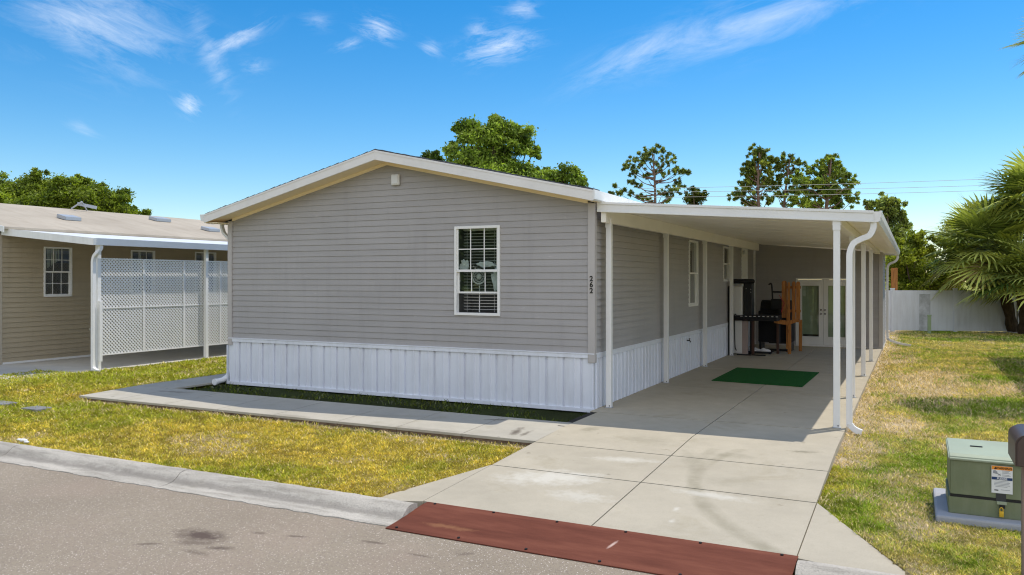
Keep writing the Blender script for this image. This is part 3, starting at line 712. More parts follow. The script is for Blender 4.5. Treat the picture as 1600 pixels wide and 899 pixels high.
b = B(); b.prism([(.12, -.385, 3.425), (.155, -.385, 3.425), (.155, -.385, 3.28), (.12, -.385, 3.26)], (0, 20.8, 0)); mk('eave_fascia', b, M['white'], roof, bevel=.003)
b = B(); b.box(.0, .12, -.34, 20, 3.27, 3.285); b.box(-8.1, WL, -.34, 20, 3.17, 3.185); mk('eave_soffit', b, M['soffit'], roof)
b = B(); b.prism([(-8.22, -.385, 3.345), (-8.10, -.385, 3.345), (-8.10, -.385, 3.20), (-8.19, -.385, 3.215)], (0, 20.8, 0)); mk('gutter', b, M['gutter'], roof, bevel=.004)
# left downspout behind the corner, with its outlet on the ground
b = B(); b.rectsweep([(-8.12, .10, 3.20), (-8.12, .10, 3.12), (-8.07, .10, 3.0), (-7.90, .10, 2.86), (-7.88, .10, 2.75), (-7.88, .10, .16), (-7.89, .10, .07)], .075, .055, (0, 1, 0)); mk('downspout', b, M['gutter'], H, bevel=.004)
b = B(); b.tube([(-7.88, .10, .20), (-7.89, .02, .09), (-7.90, -.10, .03), (-7.90, -.30, .015)], [.045, .05, .055, .055], 14); b.tube([(-7.90, -.26, .015), (-7.90, -.31, .014)], .066, 14)
mk('drain_elbow', b, M['gutter'], H, smooth=True)
# vent / light box under the gable
b = B(); b.rbox(-3.83, -3.66, -.075, -.016, 3.73, 3.925, .02, 3); lb = mk('gable_box', b, M['fanwhite'], H, smooth=True)
b = B(); b.rbox(-3.805, -3.685, -.083, -.074, 3.755, 3.90, .004); mk('cover', b, M['fanwhite'], lb)
# front window with fan and cloth inside
wf = window(H, (WL, 0), (1, 0), (0, -1), W1[0], W1[1], W1[2], W1[3], 3, 2, opened=True, lower_rows=1, label='front window, lower sash part open, blinds and fan behind')
b = B(); c0 = (-2.12, .085, 2.10)
ring = [(c0[0]+.125*math.cos(t), c0[1], c0[2]+.125*math.sin(t)) for t in np.linspace(0, 2*PI, 29)]
b.tube(ring, .013, 8, caps=False)
for r_ in (.045, .085): b.tube([(c0[0]+r_*math.cos(t), c0[1], c0[2]+r_*math.sin(t)) for t in np.linspace(0, 2*PI, 25)], .004, 5, caps=False)
for k in range(16): t = 2*PI*k/16; b.bar((c0[0]+.03*math.cos(t), c0[1], c0[2]+.03*math.sin(t)), (c0[0]+.12*math.cos(t), c0[1], c0[2]+.12*math.sin(t)), .004, .004, (0, 1, 0))
b.ball(c0, .04, 12, (1, .5, 1)); b.box(c0[0]-.006, c0[0]+.006, .10, .112, 1.49, 2.0)
fan = tag(mk('desk_fan', b, M['fanwhite'], loc=(c0[0], .1, 1.49), smooth=True), 'round white fan standing behind the front window glass', 'fan')
def blob(name, spec, mat, label, cat):
    """a crumpled cloth heap: a lumpy closed surface"""
    bm = bmesh.new(); bmesh.ops.create_icosphere(bm, subdivisions=4, radius=1)
    cx, cy, cz, ax, ay, az, s = spec
    for q in bm.verts:
        p = q.co.normalized(); r = 1+.22*math.sin(3*p.x+s)*math.cos(4*p.z+s*2)+.12*math.sin(9*p.x+5*p.z+s)
        q.co = Vector((cx+p.x*ax*r, cy+p.y*ay*r, cz+p.z*az*r))
    b = B(); b.addbm(bm); return tag(mk(name, b, mat, loc=(cx, cy, cz-az), smooth=True), label, cat)
blob('pillow', (-1.80, .085, 2.03, .07, .022, .19, 1.), M['cloth_white'], 'white cloth bundle pressed behind the front window, right of the fan', 'cloth')
blob('cloth_bundle', (-1.98, .075, 2.31, .19, .016, .05, 2.4), M['cloth_white'], 'folded white cloth behind the upper panes of the front window', 'cloth')
blob('cloth_bundle', (-2.40, .075, 2.30, .09, .014, .10, 4.), M['cloth_white'], 'grey white cloth in the lower left corner of the upper sash', 'cloth')
# carport side windows and door
window(H, (0, 0), (0, 1), (1, 0), *W2, 2, 2, lower_rows=0, upper_grid=False, label='tall side window nearer the street')
window(H, (0, 0), (0, 1), (1, 0), *W3, 2, 2, lower_rows=0, upper_grid=False, label='small high side window near the white door')
def wallobj(name, parts, mat, parent, org, d, n, bevel=0):
    b = B()
    for p in parts: wbox(b, org, d, n, *p)
    return mk(name, b, mat, parent, bevel=bevel)
SD = ((0, 0), (0, 1), (1, 0))
dr = wallobj('side_door', [(12.05, 12.12, .88, 3.05, -.02, .03), (12.91, 12.98, .88, 3.05, -.02, .03), (12.12, 12.91, 2.98, 3.05, -.02, .03), (12.12, 12.91, .88, 2.98, -.015, .01)], M['door'], H, *SD)
wallobj('door_handle', [(12.84, 12.87, 1.82, 1.92, .01, .05)], M['chrome'], dr, *SD)
b = B(); wbox(b, *SD, 11.93, 12.03, 2.80, 2.92, .015, .05); b.tube([(.05, 11.98, 2.86), (.12, 11.98, 2.86)], .02, 8); b.tube([(.13, 11.98, 2.90), (.13, 11.98, 2.78)], [.035, .06], 12); mk('porch_lamp', b, M['fanwhite'], H)
b = B(); wbox(b, *SD, 3.75, 3.83, 2.98, 3.07, .015, .10); wbox(b, *SD, 4.2, 4.28, 2.96, 3.05, .015, .10); b.bar((.05, 3.79, 3.02), (.05, 4.24, 3.01), .03, .03); mk('flood_light', b, M['fanwhite'], H, bevel=.01)
b = B(); b.tube([(.01, 5.74, .70), (.08, 5.74, .70), (.10, 5.74, .66)], .014, 8); b.tube([(.075, 5.70, .735), (.075, 5.78, .735)], .012, 8); b.tube([(.075, 5.74, .70), (.075, 5.74, .735)], .006, 6); mk('hose_tap', b, M['black'], H)
b = B(); b.box(.0, .035, 14.22, 14.28, .0, 3.25); b.box(.02, .05, 13.98, 14.03, .9, 3.2); mk('wall_conduit', b, M['white'], H)
# the addition behind the carport
RW = ((0, 14.3), (1, 0), (0, -1))
b = B(); FD = (1.25, 2.85, .0, 2.10)
siding(b, *RW, 3.67, .03, [(0, 3.18), (3.67, 2.86)], [FD]); mk('addition_siding', b, M['siding'], H)
b = B(); siding(b, (3.67, 14.3), (0, 1), (1, 0), 2.9, .03, [(0, 2.86), (2.9, 2.86)]); mk('addition_siding', b, M['siding'], H)
b = B(); b.box(3.60, 3.70, 14.265, 14.299, -.02, 2.86); b.box(3.671, 3.70, 14.30, 14.36, -.02, 2.86); b.box(0, 3.60, 14.27, 14.295, -.0, .035); mk('corner_trim', b, M['trim'], H)
b = B(); b.box(3.64, 3.695, 14.4, 17.2, -.1, .03); mk('foundation_edge', b, M['white'], H)
fd = wallobj('french_doors', [(1.25, 1.30, .0, 2.10, -.02, .035), (2.80, 2.85, .0, 2.10, -.02, .035), (1.30, 2.80, 2.05, 2.10, -.02, .035), (1.30, 2.80, .0, .045, -.02, .05)], M['door'], H, *RW)
for q, (u0, u1) in enumerate(((1.303, 2.047), (2.053, 2.797))):
    g0, g1 = u0+.13, u1-.13
    leaf = wallobj('door_leaf', [(u0, g0, .05, 2.045, -.01, .02), (g1, u1, .05, 2.045, -.01, .02), (g0, g1, .05, .30, -.01, .02), (g0, g1, 1.86, 2.045, -.01, .02),
                                 (g0-.02, g0, .28, 1.88, .02, .03), (g1, g1+.02, .28, 1.88, .02, .03), (g0, g1, .28, .30, .02, .03), (g0, g1, 1.86, 1.88, .02, .03)], M['door'], fd, *RW)
    pane(leaf, *RW, g0, g1, .30, 1.86, .004, M['doorglass'])
b = B(); wbox(b, *RW, 1.31, 2.79, .05, 2.04, -.06, -.055); mk('door_curtain', b, paint('sage_door_blind', (.38, .42, .34), .9, .1, scale=5), fd)
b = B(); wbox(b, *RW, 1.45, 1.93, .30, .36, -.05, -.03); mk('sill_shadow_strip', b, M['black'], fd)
for z, nm in ((1.0, 'door_knob'), (1.12, 'door_lock')):
    for x in (1.985, 2.10): b = B(); b.ball((x, 14.25, z), .030, 12); mk(nm, b, M['chrome'], fd, smooth=True)

# ------------------------------------------------------------------ carport
CP = thing('carport', 'white aluminium carport with slim square posts beside the taupe house', 'carport', (2, 7, 0))
XI, XO, ZI, ZO, YE = .165, 4.0, 3.27, 2.98, 17.1
b = B(); 
cz = lambda x: ZI+(x-XI)/(XO-XI)*(ZO-ZI)
b.prism([(XI, .012, ZI-.012), (XO-.01, .012, ZO-.012), (XO-.01, .012, ZO-.095), (XI, .012, ZI-.095)], (0, YE-.02, 0)); rf = mk('roof_panel', b, M['ceiling'], CP)
b = B()
x = .5
while x < 3.9: b.box(x-.012, x+.012, .02, YE, cz(x)-.1015, cz(x)-.0965) if False else None; x += .3
for k in range(1, 14): y = k*1.22+.3; b.prism([(XI+.01, y, cz(XI)-.0965), (XO-.2, y, cz(XO-.2)-.0965), (XO-.2, y, cz(XO-.2)-.100), (XI+.01, y, cz(XI)-.100)], (0, .012, 0))
mk('panel_seam', b, M['ceiling'], CP)
b = B(); b.prism([(.06, -.02, ZI), (XO+.03, -.02, ZO), (XO+.03, -.02, ZO-.155), (.06, -.02, ZI-.155)], (0, .03, 0))
b.prism([(.06, -.032, ZI+.002), (XO+.03, -.032, ZO+.002), (XO+.03, -.032, ZO-.035), (.06, -.032, ZI-.035)], (0, .0115, 0)); b.prism([(.06, -.030, ZI-.13), (XO+.03, -.030, ZO-.13), (XO+.03, -.030, ZO-.157), (.06, -.030, ZI-.157)], (0, .0095, 0))
mk('fascia', b, M['white'], CP, bevel=.003)
b = B(); gp = [(XO, 0, ZO-.155), (XO+.085, 0, ZO-.150), (XO+.115, 0, ZO-.08), (XO+.125, 0, ZO), (XO+.10, 0, ZO), (XO+.09, 0, ZO-.075), (XO+.07, 0, ZO-.13), (XO+.02, 0, ZO-.135), (XO+.02, 0, ZO-.01), (XO, 0, ZO-.01)]
b.prism([(p[0], .012, p[2]) for p in gp], (0, YE, 0)); b.box(XO+.02, XO+.11, .013, .02, ZO-.14, ZO-.01); mk('gutter', b, M['gutter'], CP)
b = B(); b.prism([(XI, YE+.012, ZI), (XO, YE+.012, ZO), (XO, YE+.012, ZO-.15), (XI, YE+.012, ZI-.15)], (0, .03, 0)); mk('fascia', b, M['white'], CP)
# beams on the posts
b = B(); b.box(.11, .19, .02, 14.0, 2.95, cz(.19)-.10); mk('beam', b, M['ceiling'], CP, bevel=.004)
b = B(); b.box(3.50, 3.62, .02, 14.25, 2.80, cz(3.62)-.10); mk('beam', b, M['ceiling'], CP, bevel=.004)
PL = [(.155, .28), (.13, 3.68), (.13, 6.98), (.13, 10.05)]
PR = [(3.56, -.06+.10), (3.56, 3.22), (3.56, 6.66), (3.56, 10.1), (3.56, 13.4)]
def mpost(x, y, zt):
    b = B(); b.rbox(x-.043, x+.043, y-.043, y+.043, 0.002, zt, .006, 2); p = mk('post', b, M['white'], CP)
    b = B(); b.rbox(x-.056, x+.056, y-.056, y+.056, .001, .012, .002, 1); mk('base_plate', b, M['ventgrey'], p)
    b = B(); b.tube([(x+.02, y-.042, .035), (x+.02, y-.052, .035)], .009, 8); mk('anchor_bolt', b, M['black'], p)
    b = B(); b.rbox(x-.05, x+.05, y-.048, y-.0435, zt-.07, zt+.08, .001, 1); mk('saddle', b, M['white'], p)
for x, y in PL: mpost(x, y, 2.95)
for x, y in PR[:4]: mpost(x, y, 2.80)
# downspouts
def curve(pts, n=6):
    out = [];
    P = [Vector(p) for p in pts]
    for i in range(len(P)-1):
        p0, p1, p2, p3 = P[max(i-1, 0)], P[i], P[i+1], P[min(i+2, len(P)-1)]
        for k in range(n):
            t = k/n; out.append(.5*((2*p1)+(-p0+p2)*t+(2*p0-5*p1+4*p2-p3)*t*t+(-p0+3*p1-3*p2+p3)*t**3))
    out.append(P[-1]); return out
b = B(); path = curve([(4.02, .06, 2.84), (4.02, .06, 2.75), (3.97, .06, 2.65), (3.86, .06, 2.60), (3.77, .06, 2.54), (3.725, .06, 2.42), (3.72, .06, 2.25)])+curve([(3.72, .06, 1.2), (3.72, .06, .16), (3.735, .05, .05), (3.80, .03, -.01), (3.88, .01, -.035)])
b.rectsweep(path, .075, .078, (0, 1, 0)); mk('downspout', b, M['gutter'], CP, bevel=.004)
b = B(); path = curve([(4.05, 17.0, 2.84), (4.05, 17.0, 2.74), (3.98, 17.0, 2.64), (3.82, 17.0, 2.56), (3.76, 17.0, 2.46), (3.75, 17.0, 2.3)])+curve([(3.75, 17.0, 1.2), (3.75, 17.0, .25), (3.80, 16.9, .10), (4.05, 16.6, .02), (4.3, 16.3, -.01), (4.45, 16.2, -.02)])
b.rectsweep(path, .075, .07, (0, 1, 0)); mk('downspout', b, M['gutter'], CP, bevel=.004)

# ------------------------------------------------------------------ things under the carport
b = B(); c_ = [(.86, 4.40), (2.62, 4.20), (2.66, 6.85), (.86, 7.05)]
b.prism([(x, y, .004) for x, y in c_], (0, 0, .012)); tag(mk('turf_mat', b, M['turfmat'], loc=(1.75, 5.6, 0)), 'bright green artificial turf mat lying on the carport floor', 'mat')
# white cabinet
t = thing('storage_cabinet', 'tall narrow white cabinet behind the fourth house-side carport post', 'cabinet', (.18, 10.8, 0))
b = B(); b.rbox(.055, .31, 10.55, 11.05, .02, 1.86, .008); body = mk('body', b, M['door'], t)
b = B(); b.rbox(.075, .295, 10.535, 10.549, .05, 1.83, .003); mk('door', b, M['door'], t)
# walking cane hung on it
b = B(); b.tube(curve([(.175, 10.48, 1.02), (.17, 10.48, 1.08), (.145, 10.48, 1.10), (.125, 10.48, 1.06), (.122, 10.48, .95), (.135, 10.48, .35), (.15, 10.48, .16), (.185, 10.48, .11)]), .013, 8)
tag(mk('walking_cane', b, M['black'], loc=(.14, 10.48, .1), smooth=True), 'thin black cane with hooked ends hanging before the white cabinet', 'cane')
# tall black equipment
t = thing('exercise_machine', 'tall black upright machine with padded roll on top, beside the white cabinet', 'exercise machine', (.42, 11.0, 0))
b = B(); b.rbox(.325, .56, 10.70, 11.0, .9, 1.95, .02); mk('panel', b, M['black'], t)
b = B(); b.tube([(.06, 10.62, 2.0), (.58, 10.62, 2.0)], .065, 14); b.ball((.06, 10.62, 2.0), .065, 12); b.ball((.58, 10.62, 2.0), .065, 12); mk('pad', b, M['blackcloth'], t, smooth=True)
for xa in (.34, .49): b = B(); b.box(xa, xa+.06, 10.75, 10.95, .0, .9); mk('leg', b, M['black'], t)
for x, z in ((.40, 1.80), (.52, 1.78), (.52, 1.70)): b = B(); b.tube([(x, 10.70, z), (x, 10.685, z)], .014, 10); mk('knob', b, M['chrome'], t)
b = B(); b.rbox(.035, .075, 10.12, 10.50, .0, 1.88, .006); tag(mk('folded_panel', b, M['black'], loc=(.055, 10.3, 0)), 'tall thin black folded panel leaning on the house wall beside the white cabinet', 'panel')
# cardboard panel
b = B(); b.rbox(.315, .46, 10.56, 10.66, .0, .92, .005); tag(mk('cardboard_box', b, paint('pinkish_card', (.42, .33, .30), .9, .15), loc=(.39, 10.6, 0)), 'narrow pinkish grey box standing under the black table', 'box')
# black table with dashed white edge
t = thing('folding_table', 'long black table with a white dashed line along its front edge', 'table', (.75, 10.7, 0))
b = B(); b.rbox(.14, 1.25, 10.42, 11.3, .93, 1.07, .012); mk('tabletop', b, M['blackcloth'], t)
x = .30
while x < 1.24: b = B(); b.box(x, x+.055, 10.413, 10.419, 1.045, 1.06); mk('edge_mark', b, M['label_white'], t); x += .115
for x, y in ((.60, 10.6), (1.16, 11.2)):
    b = B(); b.rbox(x-.035, x+.035, y-.035, y+.035, .0, .93, .006); mk('leg', b, paint('dark_brown_leg', (.07, .03, .018), .6, .2), t)
# barbecue grill under/behind the table
t = thing('covered_grill', 'squat black covered grill in the shade behind the black table', 'grill', (1.0, 12.4, 0))
b = B(); b.rbox(.50, 1.42, 12.0, 12.7, .25, 1.15, .03); mk('body', b, M['blackcloth'], t)
b = B(); b.tube([(.55, 12.35, 1.15), (1.38, 12.35, 1.15)], .30, 20, 1.0); mk('hood', b, M['blackcloth'], t, smooth=True)
for x in (.55, 1.37): b = B(); b.rbox(x-.03, x+.03, 12.05, 12.65, 0, .26, .005); mk('leg', b, M['black'], t)
# exercise bike
t = thing('exercise_bike', 'black exercise bike with raised curved handlebars against the rear wall', 'exercise bike', (1.05, 11.9, 0))
b = B()
for s in (0, 1):
    x = .90+.36*s; b.tube(curve([(x-.07, 11.75, 1.90), (x, 11.75, 1.93), (x+.02, 11.78, 1.75), (x+.03, 11.82, 1.45), (x+.06, 11.85, 1.2)]), .022, 8)
b.tube([(.93, 11.8, 1.70), (1.29, 11.8, 1.70)], .022, 8); b.tube([(.93, 11.84, 1.35), (1.30, 11.84, 1.35)], .022, 8); mk('handlebar', b, M['black'], t, smooth=True)
b = B(); b.tube([(1.10, 11.85, 1.40), (1.10, 11.9, .25)], .035, 10); b.tube([(.8, 11.7, .06), (1.4, 11.7, .06)], .03, 8); b.tube([(.8, 12.0, .25), (1.4, 12.0, .25)], .03, 8); mk('frame', b, M['black'], t)
b = B(); b.rbox(.88, 1.30, 11.80, 11.88, 1.20, 1.50, .02); mk('console', b, M['black'], t)
# shelf on the floor with shoes
b = B(); b.rbox(.30, 1.02, 10.95, 11.4, .03, .055, .004); b.box(.33, .37, 11.0, 11.35, .0, .03); b.box(.95, .99, 11.0, 11.35, .0, .03); tag(mk('shoe_rack', b, M['black'], loc=(.66, 11.2, 0)), 'low black rack on the carport floor under the shoes', 'rack')
b = B(); b.tube([(.22, 10.30, .018), (.98, 10.30, .018)], .018, 8); tag(mk('floor_bar', b, M['black'], loc=(.6, 10.3, 0)), 'black metal bar lying on the floor before the rack', 'bar')
def shoe(x, y, rz, lab):
    bm = bmesh.new(); bmesh.ops.create_icosphere(bm, subdivisions=3, radius=1)
    for q in bm.verts:
        p = q.co; hgt = .045+.045*max(0, -p.x)**.7
        z = max(0, p.z)*hgt*1.6; xx = p.x*.14; yy = p.y*.048*(1+.15*p.x)
        q.co = Vector((x+xx*math.cos(rz)-yy*math.sin(rz), y+xx*math.sin(rz)+yy*math.cos(rz), .057+z))
    b = B(); b.addbm(bm); return tag(mk('shoe', b, M['cloth_white'], loc=(x, y, .056), smooth=True), lab, 'shoe', 'white shoes on the low black rack')
shoe(.45, 11.1, .2, 'leftmost white shoe on the low black rack'); shoe(.62, 11.15, -.15, 'middle white shoe on the low black rack'); shoe(.85, 11.12, .1, 'rightmost white shoe on the low black rack')
# wooden stand
t = thing('wooden_chair', 'orange brown wooden slatted chair folded upright left of the french doors', 'chair', (1.5, 11.5, 0))
def plank(x0, x1, y0, y1, z0, z1, nm='slat', top=.06):
    b = B(); pts = [(x0, y0, z0), (x1, y0, z0)]
    for k in range(9): a = PI*k/8; pts.append(((x0+x1)/2+(x1-x0)/2*math.cos(a), y0, z1-top+top*math.sin(a)))
    b.prism(pts, (0, y1-y0, 0)); return mk(nm, b, M['wood'], t, bevel=.004)
plank(1.27, 1.40, 11.15, 11.19, 1.0, 2.02); plank(1.43, 1.50, 11.05, 11.09, .80, 1.98); plank(1.53, 1.62, 11.20, 11.24, .86, 2.0); plank(1.635, 1.74, 11.22, 11.26, .88, 2.0)
for x, y, z in ((1.46, 11.25, .92), (1.62, 12.3, .90), (1.33, 11.9, 1.4)):
    b = B(); b.rbox(x-.045, x+.045, y-.02, y+.02, 0, z, .006); mk('leg', b, M['wood'], t)
b = B(); b.prism([(1.08, 11.0, .86), (1.45, 11.0, .80), (1.76, 11.0, .93), (1.74, 11.0, 1.0), (1.45, 11.0, .92), (1.10, 11.0, .97)], (0, .10, 0)); mk('arm', b, M['wood'], t, bevel=.01)
for z in (1.80, 1.15): b = B(); b.box(1.26, 1.75, 11.27, 11.30, z, z+.07); mk('crossbar', b, M['wood'], t)
b = B(); b.bar((1.21, 11.12, 1.62), (1.34, 11.12, 1.40), .012, .03, (0, 1, 0)); b.bar((1.34, 11.12, 1.40), (1.26, 11.12, 1.15), .012, .03, (0, 1, 0)); mk('strap', b, M['red'], t)

# ------------------------------------------------------------------ ramp plate over the gutter
t = thing('curb_ramp_plate', 'rust red steel plate bridging the gutter at the foot of the driveway', 'ramp plate', (1.95, -5.5, -.2))
b = B(); pr = [(-5.17, driveZ(-5.17)+.008), (-5.30, -.150), (-5.55, -.180), (-5.78, -.197), (-5.90, -.202)]
n_ = 24; x0, x1 = .21, 3.69
for i in range(n_+1):
    x = x0+(x1-x0)*i/n_
    for (y, z) in pr: b.v.append((x+(-.0 if i else (y+5.17)*-.02), y, z))
    for (y, z) in pr: b.v.append((x+(-.0 if i else (y+5.17)*-.02), y, z-.008))
k = len(pr)
for i in range(n_):
    o0, o1 = i*2*k, (i+1)*2*k
    for j in range(k-1): b.f.append((o0+j, o0+j+1, o1+j+1, o1+j)); b.f.append((o0+k+j, o1+k+j, o1+k+j+1, o0+k+j+1))
    b.f.append((o0+k-1, o0+2*k-1, o1+2*k-1, o1+k-1)); b.f.append((o0, o1, o1+k, o0+k))
b.f.append(tuple(range(k))+tuple(range(2*k-1, k-1, -1))); e = n_*2*k; b.f.append(tuple(e+q for q in list(range(k))+list(range(2*k-1, k-1, -1))))
mk('plate', b, M['rust'], t)
for i in range(6):
    x = .32+i*.65
    for y, z in ((-5.21, driveZ(-5.21)+.012), (-5.86, -.196)):
        b = B(); b.tube([(x, y, z-.01), (x, y, z+.006)], .013, 8); mk('bolt', b, M['black'], t)

# ------------------------------------------------------------------ utility cabinet, pad, padlock, mailbox
X0, X1, Y0, Y1 = 4.79, 5.62, -3.64, -2.86
b = B(); b.rbox(4.685, 5.75, -3.78, -2.70, -.16, -.055, .02); tag(mk('concrete_pad', b, M['pad'], loc=(5.2, -3.2, -.1)), 'low grey concrete pad under the green utility cabinet', 'pad')
t = thing('utility_cabinet', 'squat olive green transformer cabinet with warning sticker on its concrete pad', 'utility box', (5.2, -3.25, -.055))
zb = -.055
b = B(); pts = [(X0, Y0, zb+.165), (X0, Y0+.02, .455), (X0, Y0+.10, .50), (X0, Y1-.05, .545), (X0, Y1, .53), (X0, Y1, zb+.165)]
b.prism([(X0+.012, Y0, zb+.168), (X0+.012, Y0+.015, .452), (X0+.012, Y1-.08, .45), (X0+.012, Y1-.08, zb+.168)], (X1-X0-.024, 0, 0)); mk('body', b, M['ugreen'], t, bevel=.008)
b = B(); b.prism([(X0, Y0-.012, .425), (X0, Y0-.004, .452), (X0, Y0+.03, .478), (X0, Y0+.28, .490), (X0, Y1-.10, .502), (X0, Y1-.07, .488), (X0, Y1-.07, .425)], (X1-X0, 0, 0)); lid = mk('lid', b, M['ugreen_light'], t, bevel=.010)
b = B(); b.bar((4.98, Y0+.36, .495), (5.08, Y0+.36, .495), .02, .012); mk('lid_slot', b, M['black'], lid)
b = B(); b.box(X0, X1, Y0-.006, Y1-.06, zb, zb+.155); mk('sill', b, M['ugreen'], t, bevel=.006)
b = B(); b.box(X0+.014, X1-.014, Y0-.003, Y1-.09, zb+.150, zb+.172); mk('seam', b, M['black'], t)
def front(name, x0, x1, z0, z1, mat, parent, d=.003, y=Y0-.001):
    b = B(); b.box(x0, x1, y-d, y, z0, z1); return mk(name, b, mat, parent)
sx0, sx1, sz0, sz1 = 5.125, 5.285, .165, .405
stk = front('warning_sticker', sx0, sx1, sz0, sz1, M['label_white'], t)
front('orange_band', sx0+.002, sx1-.002, sz1-.034, sz1-.001, M['label_orange'], stk, .001, Y0-.0045)
text_mesh('WARNING', .026, ((sx0+sx1)/2+.012, Y0-.0062, sz1-.019), FRONT, M['numeral'], stk, 'warning_text', bold=.0006, ext=.0004)
b = B(); b.prism([(sx0+.018, Y0-.0062, sz1-.028), (sx0+.042, Y0-.0062, sz1-.028), (sx0+.030, Y0-.0062, sz1-.008)], (0, .0008, 0)); mk('warning_triangle', b, M['numeral'], stk)
front('navy_band', sx0+.002, sx1-.002, sz0+.118, sz0+.142, M['label_navy'], stk, .001, Y0-.0045)
text_mesh('PLEASE', .025, ((sx0+sx1)/2, Y0-.0062, sz0+.130), FRONT, M['label_white'], stk, 'please_text', bold=.0006, ext=.0004)
b = B()                                                            # pictogram
b.prism([(sx0+.012, Y0-.0045, sz0+.175), (sx0+.045, Y0-.0045, sz0+.168), (sx0+.045, Y0-.0045, sz0+.188), (sx0+.028, Y0-.0045, sz0+.202), (sx0+.012, Y0-.0045, sz0+.196)], (0, -.001, 0))
b.bar((sx0+.045, Y0-.005, sz0+.176), (sx0+.070, Y0-.005, sz0+.155), .001, .006, (1, 0, 0)); b.bar((sx0+.048, Y0-.005, sz0+.158), (sx0+.070, Y0-.005, sz0+.172), .001, .005, (1, 0, 0)); mk('pictogram', b, M['label_grey'], stk)
b = B()
for k, (u0_, u1_, z) in enumerate([(.080, .14, .198), (.08, .13, .188), (.08, .145, .178), (.08, .135, .163), (.08, .145, .153), (.03, .13, .105), (.02, .14, .093), (.02, .135, .081), (.02, .14, .069), (.03, .12, .057), (.07, .14, .030)]):
    b.box(sx0+u0_, sx0+u1_, Y0-.0050, Y0-.0042, sz0+z, sz0+z+.004)
mk('small_print', b, M['label_grey'], stk)
b = B(); b.box(sx0+.022, sx0+.052, Y0-.0050, Y0-.0042, sz0+.022, sz0+.031); mk('small_print', b, M['numeral'], stk)
front('latch_recess', 5.16, 5.235, .098, .160, M['dark'], t, .004); front('latch', 5.165, 5.24, zb+.125, zb+.150, M['ugreen_light'], t, .02); front('hasp', 5.185, 5.225, zb+.095, zb+.125, M['black'], t, .025, Y0-.007)
front('blue_sticker', 5.30, 5.40, .425, .447, M['label_blue'], lid, .004, Y0-.012)
b = B(); b.rbox(5.180, 5.215, Y0-.050, Y0-.028, zb+.022, zb+.072, .004); b.tube(curve([(5.186, Y0-.039, zb+.070), (5.186, Y0-.039, zb+.092), (5.1975, Y0-.039, zb+.104), (5.209, Y0-.039, zb+.092), (5.209, Y0-.039, zb+.070)]), .004, 6)
tag(mk('padlock', b, M['brass'], loc=(5.2, Y0-.04, zb+.02), smooth=True), 'small brass yellow padlock hanging on the green utility cabinet', 'padlock')
# mailbox on its post
t = thing('mailbox', 'dark brown metal mailbox on a post at the right edge, before the green cabinet', 'mailbox', (5.28, -4.9, -.11))
b = B(); mx0, mx1, my0, my1, mz0, mz1 = 5.155, 5.375, -5.18, -4.70, .72, .955
pts = [(mx0, my0, mz0), (mx1, my0, mz0)]
for k in range(13): a = PI*k/12; pts.append(((mx0+mx1)/2+(mx1-mx0)/2*math.cos(a), my0, mz1-.075+.075*math.sin(a)))
b.prism(pts, (0, my1-my0, 0)); mk('box', b, M['mailbrown'], t, smooth=True)
b = B(); pts = [(mx0+.012, my0-.012, mz0+.008), (mx1-.012, my0-.012, mz0+.008)]
for k in range(13): a = PI*k/12; pts.append(((mx0+mx1)/2+((mx1-mx0)/2-.012)*math.cos(a), my0-.012, mz1-.082+.072*math.sin(a)))
b.prism(pts, (0, .011, 0)); d_ = mk('door', b, M['mailbrown'], t)
b = B(); b.box((mx0+mx1)/2-.02, (mx0+mx1)/2+.02, my0-.03, my0-.013, mz1-.05, mz1-.02); mk('handle', b, M['mailbrown'], d_)
b = B(); b.rbox(5.235, 5.325, -5.00, -4.91, -.16, mz0-.002, .004); mk('post', b, M['mailbrown'], t)
b = B(); b.box(5.218, 5.234, -4.995, -4.915, -.12, mz0-.003); mk('post_lit_side', b, M['mailedge'], t)  # lighter brown strip stands in for the lit left side of the post
b = B(); b.tube([(5.27, -5.00, .12), (5.27, -5.012, .12)], .012, 8); mk('bolt', b, M['label_white'], t)

# ------------------------------------------------------------------ small ground things
for (x, y, a, lab) in ((-9.50, -3.50, .24, 'grey flush meter cover in the lawn nearest the left edge'), (-8.42, -3.58, .20, 'grey flush meter cover in the lawn, right one of two')):
    b = B(); b.rbox(x-a, x+a, y-.14, y+.14, -.13, -.060, .01); tag(mk('meter_cover', b, M['galv'], loc=(x, y, -.1)), lab, 'meter cover', 'flush covers in the front lawn')
b = B(); b.ball((-6.15, -5.22, -.105), .05, 8, (1.6, .8, .5)); b.ball((-6.02, -5.26, -.11), .035, 8, (1.3, .8, .6)); b.ball((-6.27, -5.2, -.11), .03, 8, (1.4, 1, .6)); tag(mk('pale_stone', b, M['cloth_white'], loc=(-6.15, -5.22, -.12)), 'broken white stone at the lawn edge beside the curb', 'stone')

